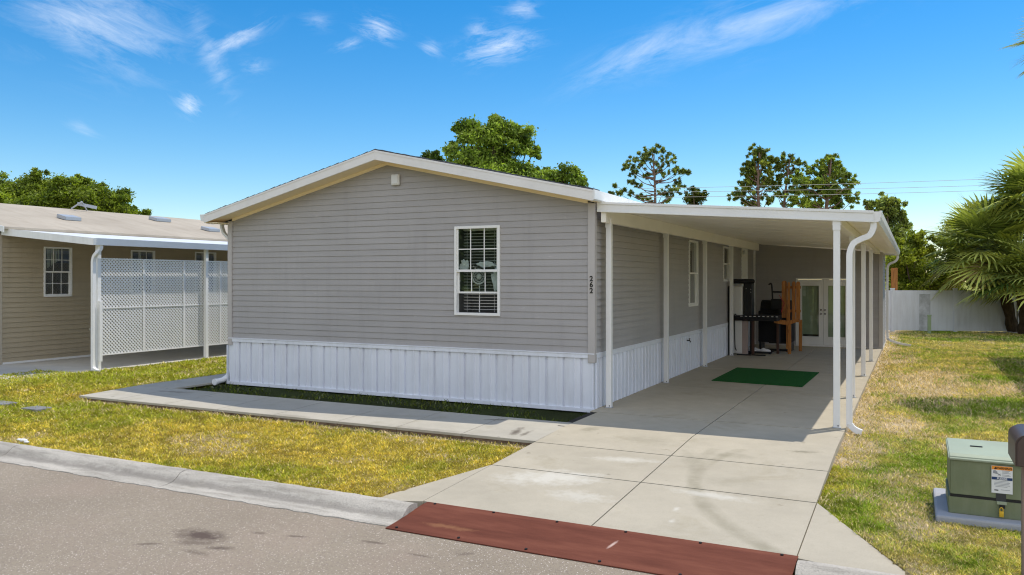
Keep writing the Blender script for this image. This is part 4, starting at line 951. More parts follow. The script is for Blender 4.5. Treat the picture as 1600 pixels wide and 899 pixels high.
# ------------------------------------------------------------------ neighbour's house on the left
NH = thing('neighbor_house', 'tan vinyl sided house with pale membrane roof at the left edge', 'house', (-19.5, 8, 0))
NX = -15.62; G0 = -.05
b = B(); NW = [(1.22, 2.00, 1.60, 2.90), (3.80, 4.62, 1.60, 2.90), (6.10, 6.95, 1.60, 2.92), (8.2, 9.0, 1.6, 2.9)]
siding(b, (NX, .05), (0, 1), (1, 0), 20, G0+.03, [(0, 3.2), (20, 3.2)], [(a-.05, c-.05, e, f) for a, c, e, f in NW], pitch=.125); mk('side_siding', b, M['tan'], NH)
b = B(); siding(b, (NX-7.8, .05), (1, 0), (0, -1), 7.8, G0+.03, [(0, 3.2), (3.9, 4.15), (7.8, 3.2)], pitch=.125); mk('front_siding', b, M['tan_light'], NH)
b = B(); b.box(NX-.10, NX+.03, .005, .045, G0, 3.2); b.box(NX+.002, NX+.03, .046, .16, G0, 3.2); mk('corner_trim', b, paint('tan_trim', (.47, .41, .32), .5, .05), NH)
b = B(); b.box(NX, NX+.03, .17, 20, G0-.02, G0+.05); mk('base_strip', b, M['white'], NH)
for k, (ch_, z) in enumerate((('2', 2.13), ('6', 2.01), ('0', 1.89))): text_mesh(ch_, .10, (NX-.05, .001, z), FRONT, paint('faded_numeral', (.25, .22, .18), .6, .05), NH, 'house_number', ext=.002)
for i, q in enumerate(NW): window(NH, (NX, 0), (0, 1), (1, 0), *q, 3, 2, blinds=None, lower_rows=2, fr=.04, label='white grid window nearest the street' if i == 0 else None)
b = B(); 
for k in range(9): a = k*.05; b.tube([(NX-.10-.02*(k % 2), 1.30+a, 2.88), (NX-.10-.03*(k % 2), 1.30+a+.01, 2.30+.03*k)], .02, 6)
mk('curtain', b, M['curtain'], NH)
RX, RZ, EX, EZ = -19.55, 4.30, -15.25, 3.34
b = B(); b.prism([(EX, .0, EZ), (RX, .0, RZ), (RX, .0, RZ-.06), (EX, .0, EZ-.06)], (0, 21, 0)); b.prism([(RX*2-EX, .0, EZ), (RX, .0, RZ), (RX, .0, RZ-.06), (RX*2-EX, .0, EZ-.06)], (0, 21, 0)); nr = mk('roof', b, M['nroof'], NH)
b = B(); b.prism([(EX+.01, -.02, EZ), (RX, -.02, RZ), (RX, -.02, RZ-.14), (EX+.01, -.02, EZ-.14)], (0, .018, 0)); mk('rake_fascia', b, M['white'], nr)
def onroof(px, y): return RZ-(px-RX)/(EX-RX)*(RZ-EZ)
for (x, y, wd) in ((-17.2, 3.0, .5), (-18.4, 7.1, .6), (-16.9, 7.9, .5)):
    z = onroof(x, y); b = B(); b.prism([(x-.18, y-wd/2, z+.05), (x+.22, y-wd/2, z-.04), (x+.22, y-wd/2, z+.06), (x-.16, y-wd/2, z+.15)], (0, wd, 0)); mk('roof_vent', b, M['ventgrey'], nr, bevel=.01)
b = B(); b.tube([(-18.6, 9.6, onroof(-18.6, 0)), (-18.6, 9.6, onroof(-18.6, 0)+.28)], .045, 10); b.tube([(-18.6, 9.6, onroof(-18.6, 0)+.28), (-18.6, 9.6, onroof(-18.6, 0)+.36)], .07, 10); mk('vent_pipe', b, M['white'], nr)
b = B(); b.bar((-19.4, 4.6, 4.3), (-19.1, 4.75, 4.52), .04, .04); b.bar((-19.1, 4.75, 4.52), (-19.35, 5.1, 4.28), .03, .03); b.bar((-19.25, 4.7, 4.46), (-19.0, 5.2, 4.36), .03, .10); mk('roof_bracket', b, M['ventgrey'], nr)
# neighbour's carport
NC = thing('neighbor_carport', 'white carport roof attached to the tan house on the left', 'carport', (-13.9, 5, 0))
b = B(); NE, NEz, NI, NIz = -12.28, 2.99, -15.55, 3.30
b.prism([(NE, .22, NEz), (NI, .12, NIz), (NI, .12, NIz-.06), (NE, .22, NEz-.06)], (0, 18, 0)); mk('roof_panel', b, M['white'], NC)
b = B(); b.prism([(NE+.04, .20, NEz+.01), (NI+.02, .10, NIz+.01), (NI+.02, .10, NIz-.155), (NE+.04, .20, NEz-.155)], (0, .02, 0)); mk('fascia', b, M['gutter'], NC)
b = B(); b.prism([(NE+.045, .20, NEz+.005), (NE+.16, .20, NEz+.005), (NE+.13, .20, NEz-.15), (NE+.045, .20, NEz-.15)], (0, 18, 0)); mk('gutter', b, paint('blue_grey_gutter', (.62, .66, .72), .4, .05), NC)
NP = [.45, 3.62, 6.8, 10.0]
for y in NP:
    b = B(); b.rbox(-12.46, -12.37, y-.045, y+.045, G0, 2.85, .005); mk('post', b, M['white'], NC)
b = B(); path = curve([(-12.22, .36, 2.86), (-12.22, .36, 2.76), (-12.25, .30, 2.66), (-12.34, .30, 2.58), (-12.38, .30, 2.46)])+curve([(-12.38, .30, 1.2), (-12.38, .30, .10), (-12.33, .28, .0), (-12.15, .22, -.035), (-12.02, .18, -.04)])
b.rectsweep(path, .08, .075, (0, 1, 0)); mk('downspout', b, M['gutter'], NC, bevel=.004)
b = B(); b.box(-12.34, -12.29, .39, .47, .15, 1.55); mk('downspout_guard', b, M['white'], NC, bevel=.004)
b = B(); b.tube([(-12.46, .36, .86), (-12.55, .36, .86)], .012, 8); b.tube([(-12.55, .33, .90), (-12.55, .39, .90)], .02, 8); mk('hose_tap', b, M['chrome'], NC)
# lattice screen
LS = thing('lattice_screen', 'white diagonal lattice privacy screen between the neighbor carport posts', 'lattice screen', (-12.4, 5, .25))
LZ0, LZ1 = .27, 2.55; LX = -12.50
def clipseg(y, z, dy, dz, y0, y1, z0, z1):
    t0, t1 = -1e9, 1e9
    for p, d, lo, hi in ((y, dy, y0, y1), (z, dz, z0, z1)):
        a, c = (lo-p)/d, (hi-p)/d
        if a > c: a, c = c, a
        t0 = max(t0, a); t1 = min(t1, c)
    return (t0, t1) if t1-t0 > .03 else None
for (ya, yb) in ((.52, 1.73), (1.73, 2.95), (2.95, 4.17), (4.17, 5.39), (5.39, 6.61)):
    b = B()
    for lay, sgn in ((0, 1), (1, -1)):
        c = -4.0
        while c < 8:
            y, z = ya+c, LZ0; r = clipseg(y, z, .7071, .7071*sgn, ya, yb, LZ0, LZ1) if sgn > 0 else clipseg(y, LZ1, .7071, -.7071, ya, yb, LZ0, LZ1)
            if r:
                zz = z if sgn > 0 else LZ1; x = LX+lay*.0075
                b.bar((x, y+.7071*r[0], zz+.7071*sgn*r[0]), (x, y+.7071*r[1], zz+.7071*sgn*r[1]), .030, .007, (1, 0, 0))
            c += .088
    mk('lattice_panel', b, M['white'], LS)
b = B()
for y in (.54, 1.73, 2.95, 4.17, 5.39, 6.6): b.box(LX+.012, LX+.030, y-.020, y+.025, LZ0, LZ1)
for z in (LZ0+.015, LZ1-.015, 1.38): b.box(LX+.0125, LX+.026, .52, 6.61, z-.015, z+.015)
mk('batten', b, M['white'], LS)
b = B().poly([(NX, -.6, G0), (NX, 18, G0), (-12.28, 18, G0), (-12.28, -.15, G0)]); b.poly([(-12.28, -.15, G0), (-12.28, 18, G0), (-12.28, 18, -.14), (-12.28, -.15, -.14)])
b.poly([(NX, -.6, G0), (-12.28, -.15, G0), (-11.9, -2.2, G0-.05), (-15.7, -5.3, G0-.07), (NX-.1, -5.3, G0-.07)])
b.poly([(-12.28, -.15, G0), (-12.28, -.15, -.14), (-11.9, -2.2, -.2), (-11.9, -2.2, G0-.05)])
tag(mk('neighbor_slab', b, M['nconc']), kind='structure')

# ------------------------------------------------------------------ house to the right, out of the frame, that shades the lawn
RH = thing('neighbor_house', 'neighbouring house standing just outside the right edge of the view', 'house', (12, 9.7, 0))
b = B(); siding(b, (8.3, 6.6), (0, 1), (-1, 0), 7.9, 0, [(0, 4), (7.9, 4)]); siding(b, (8.3, 14.5), (1, 0), (0, 1), 7, 0, [(0, 4), (7, 4)]); siding(b, (8.3, 6.6), (1, 0), (0, -1), 7, 0, [(0, 4), (7, 4)]); mk('wall', b, M['tan_light'], RH)
b = B(); b.prism([(7.50, 6.3, 4.05), (11.8, 6.3, 5.0), (16, 6.3, 4.05), (16, 6.3, 3.95), (7.50, 6.3, 3.93)], (0, 8.6, 0)); mk('roof', b, M['nroof'], RH)

# ------------------------------------------------------------------ rear fence
FT = thing('vinyl_fence', 'long white vinyl privacy fence across the back of the lawn', 'fence', (6, 24.5, 0))
fa, fb = Vector((-30, 17.5)), Vector((26, 31.5)); fa = Vector((3.58, 24.1))-Vector((.945, .33)).normalized()*40; fdv = Vector((.945, .33)).normalized()
pl = 2.4
for k in range(28):
    p = Vector((3.75, 24.15))+fdv*(k-14)*pl; q = p+fdv*pl
    if q.x < -6: continue
    b = B(); b.bar((p.x+fdv.x*.07, p.y+fdv.y*.07, .80), (q.x-fdv.x*.07, q.y-fdv.y*.07, .80), .04, 1.62)
    pn = mk('fence_panel', b, M['fence'], FT)
    b = B()
    for j in range(1, 15): c = p+fdv*(j*.16); nn = Vector((fdv.y, -fdv.x))*.0215; b.box(c.x+nn.x-.003, c.x+nn.x+.003, c.y+nn.y-.002, c.y+nn.y+.002, .06, 1.55)
    mk('panel_joint', b, M['fence'], pn)
    b = B(); pp = Vector((p.x, p.y)); b.bar((p.x, p.y, -.1), (p.x, p.y, 1.66), .13, .13, (fdv.x, fdv.y, 0)); b.bar((p.x, p.y, 1.66), (p.x, p.y, 1.70), .15, .15, (fdv.x, fdv.y, 0)); mk('fence_post', b, M['fence'], FT)
b = B(); p = Vector((3.75, 24.15))+fdv*1.02; q = p+fdv*.42; nn = Vector((fdv.y, -fdv.x))*.025; b.bar((p.x+nn.x, p.y+nn.y, .72), (q.x+nn.x, q.y+nn.y, .72), .012, 1.5); tag(mk('stained_board', b, M['mildew'], FT), 'grey mildewed board in the white fence')
# marker post before the fence
b = B(); b.rbox(5.0, 5.13, 23.2, 23.33, -.1, .62, .015); b.rbox(4.985, 5.145, 23.185, 23.345, .62, .68, .02); tag(mk('marker_post', b, M['marker'], loc=(5.06, 23.26, -.06)), 'short pale green utility marker post before the white fence', 'marker post')
b = B(); b.bar((3.78, 26.2, 0), (3.78, 26.2, 2.55), .26, .10, (0, 1, 0)); tag(mk('wooden_post', b, M['wood'], loc=(3.78, 26.2, 0)), 'orange brown wooden board rising behind the fence by the far downspout', 'wooden post')

# ------------------------------------------------------------------ foliage
def at_px(u, v, D):
    """world point seen from the street at picture bearing u, v and distance D, used only to lay out distant trees"""
    a = (u-800)/FPX*D; return np.array([CAM[0]+D*FW[0]+a*RT[0], CAM[1]+D*FW[1]+a*RT[1], CAM[2]+(437-v)/FPX*D])
def mesh_np(name, V, F, rgb, mat, parent=None, off=(0, 0, 0), smooth=False):
    k = F.shape[1]; me = bpy.data.meshes.new(name); V = V-np.array(off)
    me.vertices.add(len(V)); me.vertices.foreach_set('co', V.ravel().astype(np.float32))
    me.loops.add(F.size); me.loops.foreach_set('vertex_index', F.ravel().astype(np.int32)); me.polygons.add(len(F)); me.polygons.foreach_set('loop_start', np.arange(0, F.size, k, dtype=np.int32))
    me.update(calc_edges=True)
    ca = me.color_attributes.new('Col', 'FLOAT_COLOR', 'POINT'); ca.data.foreach_set('color', np.concatenate([rgb, np.ones((len(V), 1))], 1).ravel().astype(np.float32))
    me.materials.append(mat); o = bpy.data.objects.new(name, me); COL.objects.link(o)
    if parent: o.parent = parent
    return o
def leaves(P, size, col, elong=1.6, var=.35, updown=None):
    """leaf-sized quads at points P, random orientation"""
    n = len(P); a = rng.normal(size=(n, 3)); a /= np.linalg.norm(a, axis=1)[:, None]
    b = rng.normal(size=(n, 3)); b -= a*(a*b).sum(1)[:, None]; b /= np.linalg.norm(b, axis=1)[:, None]
    s = size*(.6+.8*rng.random(n))[:, None]
    V = np.stack([P-a*s*elong*.5, P+b*s*.4, P+a*s*elong*.5, P-b*s*.4], 1).reshape(-1, 3)
    F = np.arange(4*n).reshape(n, 4)
    c = col*(1+var*(rng.random((n, 1))*2-1)); C = np.repeat(np.clip(c, 0, 1), 4, axis=0)
    return V, F, C
def tree(name, label, clumps, D, trunk_u, size, dens, c0, c1, cat='tree', group=None, bark_='bark', depth=.9, sub=7, pine=False, rt=.16, limb=.03, trunks=None, seed=1, spread=.55, elong=1.6):
    r_ = np.random.default_rng(seed); base = at_px(trunk_u, 437, D); base[2] = -.06
    root = thing(name, label, cat, tuple(base), group)
    Vs, Fs, Cs = [], [], []; n0 = 0; cents = []
    extra = []
    for (u, v, r) in clumps:
        for _ in range(6 if pine else 2):
            a_ = r_.random()*6.283; q_ = r*(.9+.8*r_.random()); extra.append((u+q_*math.cos(a_), v+q_*math.sin(a_)*.8, r*((.18+.18*r_.random()) if pine else (.28+.25*r_.random()))))
    base_clumps = len(clumps); clumps = list(clumps)+extra
    for (u, v, r) in clumps:
        R = r/FPX*D; R *= (.84 if pine else 1.2); c = at_px(u, v, D)
        c[:2] += np.array(FW)*r_.normal()*R*depth*1.3
        cents.append((c, R)) if len(cents) < base_clumps else None
        # each clump is itself made of tufts on an uneven shell
        nt_ = max(3, int(sub*(1+R)))
        tv = r_.normal(size=(nt_, 3)); tv /= np.linalg.norm(tv, axis=1)[:, None]
        tc_ = c+tv*R*(.35+.55*r_.random((nt_, 1)))*np.array([1, 1, .85])
        tr = R*spread*(.55+.75*r_.random(nt_))
        for q in range(nt_):
            m_ = int((5.0 if pine else 5.2)*dens*tr[q]**2)+8
            d = r_.normal(size=(m_, 3)); d /= np.linalg.norm(d, axis=1)[:, None]
            P = tc_[q]+r_.normal(size=(m_, 3))*tr[q]*(.50 if pine else .56)*np.array([1, 1, .72])
            t_ = r_.random()
            col = (np.array(c0)*(1-t_)+np.array(c1)*t_)*np.ones((m_, 1)); col = col*(1+.12*r_.normal())
            V, F, C = leaves(P, size*(.66 if pine else .68), col, 3.0 if pine else elong, var=.5)
            Vs.append(V); Fs.append(F+n0); Cs.append(C); n0 += len(V)
    o = mesh_np('crown', np.concatenate(Vs), np.concatenate(Fs), np.concatenate(Cs), M['leaf'], root, base); OFF[o.name] = Vector(base)
    # trunk and limbs reaching every clump
    b = B(); topc = sorted(cents, key=lambda q: -q[0][2])[0][0]
    zmid = min(q[0][2] for q in cents)
    if pine:
        path = [base+(topc-base)*t + np.array([.25*math.sin(t*5+seed), .2*math.cos(t*4), 0])*t for t in np.linspace(0, 1, 9)]
        b.tube(path, [rt*(1-.85*t) for t in np.linspace(0, 1, 9)], 8)
        for c, R in cents:
            t = min(.97, max(.12, (c[2]-R*1.8-base[2])/(topc[2]-base[2])-.05)); p0 = base+(topc-base)*t+ np.array([.25*math.sin(t*5+seed), .2*math.cos(t*4), 0])*t
            mid = (p0+c)/2+np.array([0, 0, -.12*np.linalg.norm(c-p0)]); b.tube(curve([tuple(p0), tuple(mid), tuple(c)], 4), [rt*.20]*3+[rt*.12]*3+[rt*.06]*3, 5)
    else:
        fork = base+np.array([0, 0, max(1., (zmid-base[2])*.75)])
        b.tube([base, (base+fork)/2, fork], [rt*1.3, rt*1.05, rt], 10)
        for c, R in cents:
            mid = fork*.45+c*.55+np.array([0, 0, -.1*np.linalg.norm(c-fork)]); b.tube(curve([tuple(fork), tuple(mid), tuple(c)], 4), [rt*.55]*3+[rt*.35]*3+[rt*.15]*3, 6)
    mk('trunk', b, M[bark_], root, smooth=True)
    return root
GR0, GR1 = (.07, .12, .014), (.38, .48, .07)
PN0, PN1 = (.055, .09, .02), (.26, .30, .05)
tree('broadleaf_tree', 'dense dark green broadleaf tree rising behind the right roof slope of the taupe house',
     [(733, 207, 18), (718, 200, 9), (745, 215, 16), (772, 200, 14), (790, 208, 14), (775, 190, 8), (812, 212, 18), (825, 222, 14), (832, 236, 10), (770, 225, 20), (742, 238, 22), (722, 248, 18), (708, 262, 14), (760, 252, 22), (785, 245, 18), (800, 266, 18), (738, 270, 22), (775, 275, 24), (822, 262, 9), (815, 282, 20), (835, 276, 10), (845, 288, 16), (705, 275, 12), (760, 310, 40), (820, 320, 36), (875, 268, 12), (890, 272, 12), (905, 282, 12), (870, 285, 14), (900, 292, 14)],
     34, 775, .13, 420, GR0, GR1, seed=3, spread=.5)
tree('small_tree', 'tuft of dark leaves just above the ridge, left of the broadleaf tree', [(668, 243, 8), (678, 245, 8), (685, 248, 6), (672, 262, 12)], 38, 675, .13, 420, GR0, (.08, .12, .02), seed=4)
tree('pine_tree', 'slender airy pine with open branches above the carport roof, leftmost pine',
     [(1022, 236, 8), (1012, 240, 8), (1033, 238, 7), (1003, 246, 8), (1042, 246, 7), (993, 252, 7), (1050, 252, 6), (985, 258, 6), (1000, 262, 6), (1015, 252, 7), (1030, 255, 6), (1052, 264, 6), (978, 262, 4), (1010, 275, 5), (990, 272, 5), (1040, 270, 5), (1058, 268, 4), (1066, 267, 3), (1074, 270, 3), (996, 288, 4), (1025, 268, 4), (986, 284, 3), (1048, 300, 8), (1058, 296, 8), (1062, 285, 6), (1035, 303, 6), (1012, 311, 5), (1046, 311, 8), (962, 290, 2.5), (956, 301, 2.5), (975, 298, 3), (985, 302, 3), (967, 302, 3), (1002, 308, 4)],
     60, 1019, .16, 95, (.08, .12, .035), (.36, .40, .09), pine=True, bark_='pinebark', rt=.24, sub=2.2, seed=5, group='pines beyond the carport', spread=.6)
tree('small_tree', 'low round olive green treetop right of the leftmost pine', [(1082, 305, 8), (1092, 307, 8), (1080, 298, 6), (1098, 304, 5), (1086, 314, 10)], 58, 1088, .16, 170, PN0, (.13, .14, .02), seed=6)
tree('pine_tree', 'tall pointed pine with dark clustered needles, second pine from the left',
     [(1188, 234, 8), (1182, 240, 8), (1196, 242, 7), (1175, 250, 7), (1198, 253, 7), (1188, 254, 9), (1170, 258, 6), (1190, 268, 10), (1178, 268, 8), (1200, 268, 8), (1208, 250, 3.5), (1163, 268, 4), (1168, 276, 7), (1185, 280, 10), (1202, 280, 7), (1160, 289, 7), (1172, 290, 8), (1192, 290, 8), (1206, 287, 5), (1152, 302, 7), (1147, 306, 6), (1162, 302, 4), (1176, 302, 5), (1170, 314, 7), (1198, 312, 7), (1184, 318, 8)],
     58, 1184, .17, 150, (.08, .12, .03), (.38, .41, .07), pine=True, bark_='pinebark', rt=.26, sub=4, seed=7, group='pines beyond the carport')
tree('pine_tree', 'thin forked pine between the pointed pine and the wide green tree',
     [(1222, 248, 7), (1232, 247, 8), (1240, 252, 6), (1218, 258, 5), (1230, 260, 6), (1254, 256, 4), (1216, 264, 4), (1225, 272, 4), (1238, 270, 5), (1216, 280, 6), (1228, 285, 7), (1240, 285, 5), (1214, 296, 7), (1224, 302, 5), (1212, 305, 6), (1238, 300, 6), (1232, 316, 8)],
     58, 1220, .17, 140, (.08, .12, .03), (.34, .37, .07), pine=True, bark_='pinebark', rt=.22, sub=3, seed=8, group='pines beyond the carport')
tree('broad_pine', 'wide dense bright green tree behind the power lines',
     [(1292, 250, 6), (1302, 250, 6), (1284, 256, 6), (1309, 258, 5), (1280, 264, 7), (1295, 264, 6), (1312, 265, 4), (1265, 268, 8), (1252, 272, 8), (1285, 274, 10), (1302, 274, 10), (1318, 274, 6), (1325, 272, 6), (1240, 282, 8), (1256, 285, 11), (1275, 286, 12), (1296, 288, 12), (1315, 286, 10), (1328, 284, 8), (1248, 300, 11), (1268, 302, 12), (1288, 303, 11), (1310, 302, 12), (1328, 300, 10), (1236, 312, 9), (1258, 316, 12), (1285, 318, 14), (1315, 316, 12), (1330, 316, 8)],
     56, 1290, .17, 190, (.10, .15, .025), (.42, .49, .08), pine=True, bark_='pinebark', rt=.30, sub=4.5, seed=9)
tree('oak_tree', 'rounded tree with open crown just right of the carport roof corner',
     [(1370, 319, 8), (1382, 314, 9), (1393, 318, 8), (1402, 325, 8), (1385, 330, 12), (1400, 338, 9), (1410, 335, 6), (1374, 340, 10), (1390, 348, 12), (1412, 348, 6), (1405, 358, 10), (1418, 354, 5), (1388, 368, 14), (1402, 378, 12), (1380, 385, 14), (1354, 318, 4), (1362, 322, 5)],
     46, 1392, .15, 230, (.10, .14, .03), (.42, .46, .11), seed=10, rt=.22, spread=.5)
tree('hedge_shrub', 'yellow green bushy hedge mass behind the white fence',
     [(1428, 372, 10), (1415, 384, 14), (1436, 382, 14), (1452, 384, 12), (1400, 398, 14), (1422, 402, 18), (1446, 404, 18), (1398, 418, 16), (1418, 424, 18), (1442, 426, 20), (1462, 420, 16), (1400, 440, 16), (1424, 446, 18), (1448, 450, 18), (1470, 445, 16), (1394, 455, 14), (1466, 395, 12), (1480, 380, 12), (1470, 372, 8)],
     36, 1430, .10, 600, (.16, .20, .02), (.50, .52, .06), cat='shrub', seed=11, rt=.10, spread=.5)
tree('broadleaf_tree', 'olive green tree behind the palms at the right edge',
     [(1556, 318, 14), (1575, 315, 12), (1535, 330, 16), (1565, 335, 18), (1592, 325, 16), (1515, 350, 16), (1545, 358, 20), (1580, 362, 22), (1500, 378, 16), (1525, 390, 20), (1560, 400, 22), (1595, 400, 22), (1490, 405, 18), (1515, 425, 20), (1550, 440, 20), (1590, 445, 22), (1488, 440, 16), (1615, 350, 20), (1615, 420, 24)],
     36, 1550, .12, 380, (.18, .20, .03), (.50, .48, .08), seed=12, rt=.2, spread=.5)
tree('oak_tree', 'broad dark green oak crown above the neighbor roof at the left edge',
     [(-30, 300, 22), (0, 298, 18), (25, 294, 16), (50, 290, 16), (70, 288, 14), (95, 294, 14), (118, 288, 14), (132, 292, 12), (148, 300, 14), (165, 302, 12), (180, 306, 12), (192, 314, 12), (15, 312, 20), (50, 310, 20), (85, 310, 20), (115, 312, 20), (145, 318, 18), (172, 324, 16), (198, 330, 12), (212, 333, 8), (226, 332, 6), (-20, 325, 22), (20, 330, 22), (65, 330, 22), (110, 335, 22), (150, 340, 20), (190, 345, 18), (220, 345, 10)],
     48, 95, .15, 300, (.08, .12, .015), (.32, .38, .04), seed=13, rt=.3, spread=.5)

# ------------------------------------------------------------------ fan palms
def fan_palm(name, label, base, crown, n_leaf, pet, blade, seed, cat='palm tree', trunk_r=.16, droop=.16, up0=-.5, group=None, nb=26, az=None):
    r_ = random.Random(seed); root = thing(name, label, cat, base, group)
    b = B(); c = Vector(crown); p = Vector(base); path = curve([tuple(p), tuple(p.lerp(c, .35)+Vector((.1, 0, 0))), tuple(p.lerp(c, .75)), tuple(c)], 5)
    b.tube(path, [trunk_r*(1+.12*((i*7) % 3-1)) for i in range(len(path))], 12); mk('trunk', b, M['palmbark'], root)
    V, F, C = [], [], []
    def quad(a, b_, c_, d, col):
        n = len(V); V.extend([a, b_, c_, d]); F.append((n, n+1, n+2, n+3)); C.extend([col]*4)
    for i in range(n_leaf):
        th = 2.39996*i+r_.random()*.5
        if az: th = az[0]+(az[1]-az[0])*r_.random()
        el = math.asin(max(-1, min(1, up0+(1-up0)*((i+.5)/n_leaf))))+r_.uniform(-.12, .12)
        d = Vector((math.cos(th)*math.cos(el), math.sin(th)*math.cos(el), math.sin(el)))
        pl_ = pet*r_.uniform(.75, 1.15); side = d.cross(Vector((0, 0, 1)));
        side = side.normalized() if side.length > .05 else Vector((1, 0, 0))
        up = side.cross(d).normalized()
        sag = Vector((0, 0, -1))*droop*pl_*.35
        h = c+d*pl_+sag
        g = r_.random(); dead = (el < -.35 and r_.random() < .35)
        base_c = np.array((.07, .12, .02))*(1-g)+np.array((.62, .64, .15))*g
        if dead: base_c = np.array((.5, .38, .18))
        pc = (.16, .19, .05)
        for s in (-1, 1): quad(c+side*.012*s, c+side*.03*s+up*.01, h+side*.012*s+up*.01, h+side*.004*s, pc)
        n1 = (d*1+Vector((0, 0, -.25))).normalized(); n2 = side; nn_ = n1.cross(n2).normalized()
        R = blade*r_.uniform(.8, 1.1); span = math.radians(r_.uniform(115, 140)); tilt = r_.uniform(-.35, .35)
        sd2 = (n2*math.cos(tilt)+nn_*math.sin(tilt)).normalized()
        for k in range(nb):
            a = -span+2*span*k/(nb-1); dd = (n1*math.cos(a)+sd2*math.sin(a)).normalized()
            ll = R*(.72+.28*math.cos(a*.6))*r_.uniform(.9, 1.05)
            w_ = dd.cross(nn_).normalized()*R*math.sin(span/(nb-1))*.36
            fold = nn_*(.02 if k % 2 else -.01)
            m1 = h+dd*ll*.45+fold+Vector((0, 0, -.01*ll)); m2 = h+dd*ll*.75+Vector((0, 0, -.03*ll-.05*droop)); tip = h+dd*ll*.98+Vector((0, 0, -(.05+.5*droop*r_.random())*ll))
            cc = tuple(np.clip(base_c*r_.uniform(.75, 1.3), 0, 1))
            quad(h, m1-w_, m1+fold*.5, h, cc); quad(h, m1+fold*.5, m1+w_, h, cc)
            quad(m1-w_, m2-w_*.62, m2+w_*.62, m1+w_, cc); quad(m2-w_*.62, tip, tip, m2+w_*.62, cc)
    Vn = np.array([tuple(v) for v in V]); o = mesh_np('crown', Vn, np.array(F), np.array(C), M['palm'], root, base); o.data.validate(); OFF[o.name] = Vector(base)
    return root
pb = (8.05, 25.6, -.06)
fan_palm('fan_palm', 'large fan palm with dark trunk before the fence at the right edge', pb, (7.15, 24.6, 3.25), 54, 1.15, 1.75, 2, up0=-.62, trunk_r=.2)
fan_palm('fan_palm', 'taller fan palm crown at the right edge above the others', (8.75, 25.0, -.06), (8.75, 24.2, 5.0), 46, 1.15, 1.6, 3, up0=-.4, trunk_r=.18)
fan_palm('fan_palm', 'lower fan palm with pale drooping leaves at the right edge', (8.3, 24.6, -.06), (8.15, 23.7, 2.15), 42, 1.0, 1.45, 5, up0=-.45, trunk_r=.22, droop=.35)
fan_palm('cabbage_palm', 'cabbage palm whose leaf tips reach in at the upper right edge', (6.95, 5.0, -.08), (7.30, 5.95, 6.5), 30, .62, .80, 8, up0=-.3, trunk_r=.17)
# low plants and pebbles at the palm's foot
b = B()
for k in range(70): a = random.random(); b.ball((7.0+2.6*a+random.uniform(-.2, .2), 25.0+1.0*a+random.uniform(-.35, .25), -.05), random.uniform(.03, .08), 6, (1.2, 1, .6))
tag(mk('pebbles', b, M['rock']), 'grey pebbles around the foot of the palms', 'pebbles', kind='stuff')

# ------------------------------------------------------------------ power lines
for k, (v0, v1, lab) in enumerate(((292, 280, 'highest'), (298, 291, 'middle'), (306, 299, 'lowest'))):
    A = Vector(at_px(1000, v0+3, 50)); Z = Vector(at_px(1700, v1-6, 50)); mid = (A+Z)/2-Vector((0, 0, .10))
    b = B(); b.tube(curve([tuple(A), tuple(A.lerp(Z, .3)-Vector((0, 0, .07))), tuple(A.lerp(Z, .6)-Vector((0, 0, .08))), tuple(Z)], 8), .012, 5)
    tag(mk('power_line', b, M['cable'], loc=tuple(A)), '%s of the three thin grey power lines crossing the pines' % lab, 'power line', 'power lines before the pines')

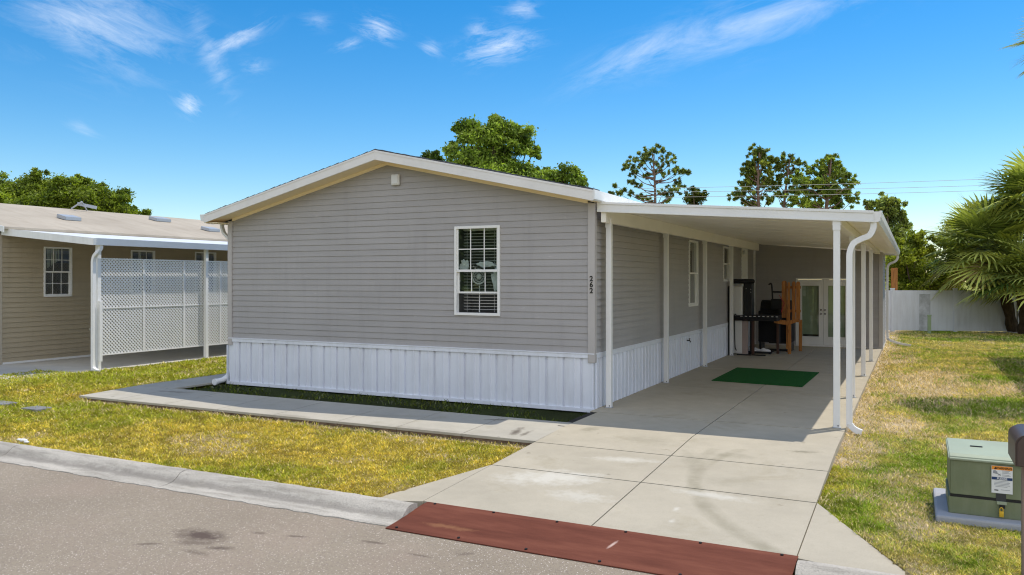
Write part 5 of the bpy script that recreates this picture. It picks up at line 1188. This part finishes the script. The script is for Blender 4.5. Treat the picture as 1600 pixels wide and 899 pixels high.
# ------------------------------------------------------------------ grass blades
def make_grass():
    n = 900000
    # sample more where the camera is near
    d = 4.5*np.exp(rng.random(n)*math.log(34/4.5)); a = (rng.random(n)*1640-20-800)/FPX
    x = CAM[0]+d*(FW[0]+a*RT[0]); y = CAM[1]+d*(FW[1]+a*RT[1])
    keep = (y > -5.38) & (x > -13.5) & (x < 13)
    keep &= ~((x > -.0) & (x < 3.69) & (y > -1.6)); keep &= ~((x > -7.83) & (x < 0) & (y > -.05)); keep &= ~((x > .13) & (x < 3.69))
    keep &= ~((x > -8.96) & (x < .2) & (y > -2.47) & (y < -1.2)); keep &= ~((x > -8.96) & (x < -7.97) & (y > -1.3) & (y < 4.4))
    keep &= ~((x < -12.27) & (y > -.2)); keep &= ~((x < -11.85) & (y > -5.4) & ((y+2.2) < (x+11.85)*.8+.0) & (x < -11.9-.0))
    keep &= ~((x > 4.67) & (x < 5.76) & (y > -3.80) & (y < -2.68))
    fl = (-.36+(y+5.36)*(.50/1.66)); keep &= ~((x <= .15) & (x > fl) & (y < -3.7))
    fr = (4.55-(y+5.36)*(.87/1.66)); keep &= ~((x >= 3.6) & (x < fr) & (y < -3.7))
    keep &= y < 24.3+(x-3.58)*.35
    x = x[keep]; y = y[keep]; d = d[keep]
    jit = (rng.random(len(x))-.5)*.9
    c, g, b = lawn_rgb(x, y, jit)
    pk = rng.random(len(x)) > np.clip(b*1.12, 0, 1)*.62; pk &= (fbm(x, y, 6.0, 13, 3) > .30) | (rng.random(len(x)) < .35)
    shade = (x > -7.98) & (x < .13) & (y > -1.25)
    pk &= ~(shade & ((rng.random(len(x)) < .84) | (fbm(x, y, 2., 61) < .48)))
    x, y, d, c, g, shade, bare = x[pk], y[pk], d[pk], c[pk], g[pk], shade[pk], b[pk]; n = len(x)
    z = lz(x, y)-.004
    clump = fbm(x, y, 7.0, 91, 3)
    h = (.012+.020*rng.random(n))*(1+.5*g)*(.55+.95*clump)*np.clip(d/9, .9, 1.6); wd = (.0035+.003*rng.random(n))*np.clip(d/8, .9, 2.8)
    th = rng.random(n)*2*PI; lean = (.3+1.0*rng.random(n))*h; la = rng.random(n)*2*PI
    B0 = np.stack([x, y, z], 1); s = np.stack([np.cos(th)*wd, np.sin(th)*wd, np.zeros(n)], 1)
    mid = B0+np.stack([np.cos(la)*lean*.35, np.sin(la)*lean*.35, h*.6], 1); tip = B0+np.stack([np.cos(la)*lean, np.sin(la)*lean, h], 1)
    V = np.stack([B0-s, B0+s, mid+s*.8, tip, mid-s*.8], 1).reshape(-1, 3); i = np.arange(n)*5
    F = np.stack([i, i+1, i+2, i+3, i+4], 1)
    c = c*(.62+.75*rng.random((n, 1)))*np.clip(.35+1.35*clump, .5, 1.35)[:, None]; bb = bare[:, None]; c = np.where(rng.random((n, 1)) < bb*1.1, np.array([.85, .68, .42])*(.5+.8*rng.random((n, 1))), c); dry = rng.random(n) < .10; c[dry] = np.array([.80, .66, .32])*(.7+.5*rng.random((dry.sum(), 1)))
    c[shade] = c[shade]*np.array([.20, .26, .28])  # shade beside the house put into the blade colour
    C = np.repeat(c, 5, axis=0)
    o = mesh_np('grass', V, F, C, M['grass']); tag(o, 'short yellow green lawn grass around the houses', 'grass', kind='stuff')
make_grass()

# trees across the street, behind the viewer: they are what the window panes reflect
for (x, y, r, sd) in ((-14, -24, 3.4, 31), (-22, -27, 4.2, 32), (-6, -26, 3.8, 33), (6, -30, 4.0, 34)):
    rg = np.random.default_rng(sd); d = rg.normal(size=(5200, 3)); d /= np.linalg.norm(d, axis=1)[:, None]
    P = np.array([x, y, r+1.2])+d*r*(.5+.5*rg.random((5200, 1))**.5)*(1+.25*np.sin(4*d[:, :1]+3*d[:, 1:2]*2))
    V, F, C = leaves(P, .34, np.array([.08, .12, .03])*np.ones((5200, 1)))
    root = thing('roadside_tree', 'rounded green tree across the street, behind the viewer', 'tree', (x, y, -.12), 'trees across the street')
    mesh_np('crown', V, F, C, M['leaf'], root, (x, y, -.12)); b = B(); b.tube([(x, y, -.12), (x, y, r)], [.25, .15], 10); mk('trunk', b, M['bark'], root)
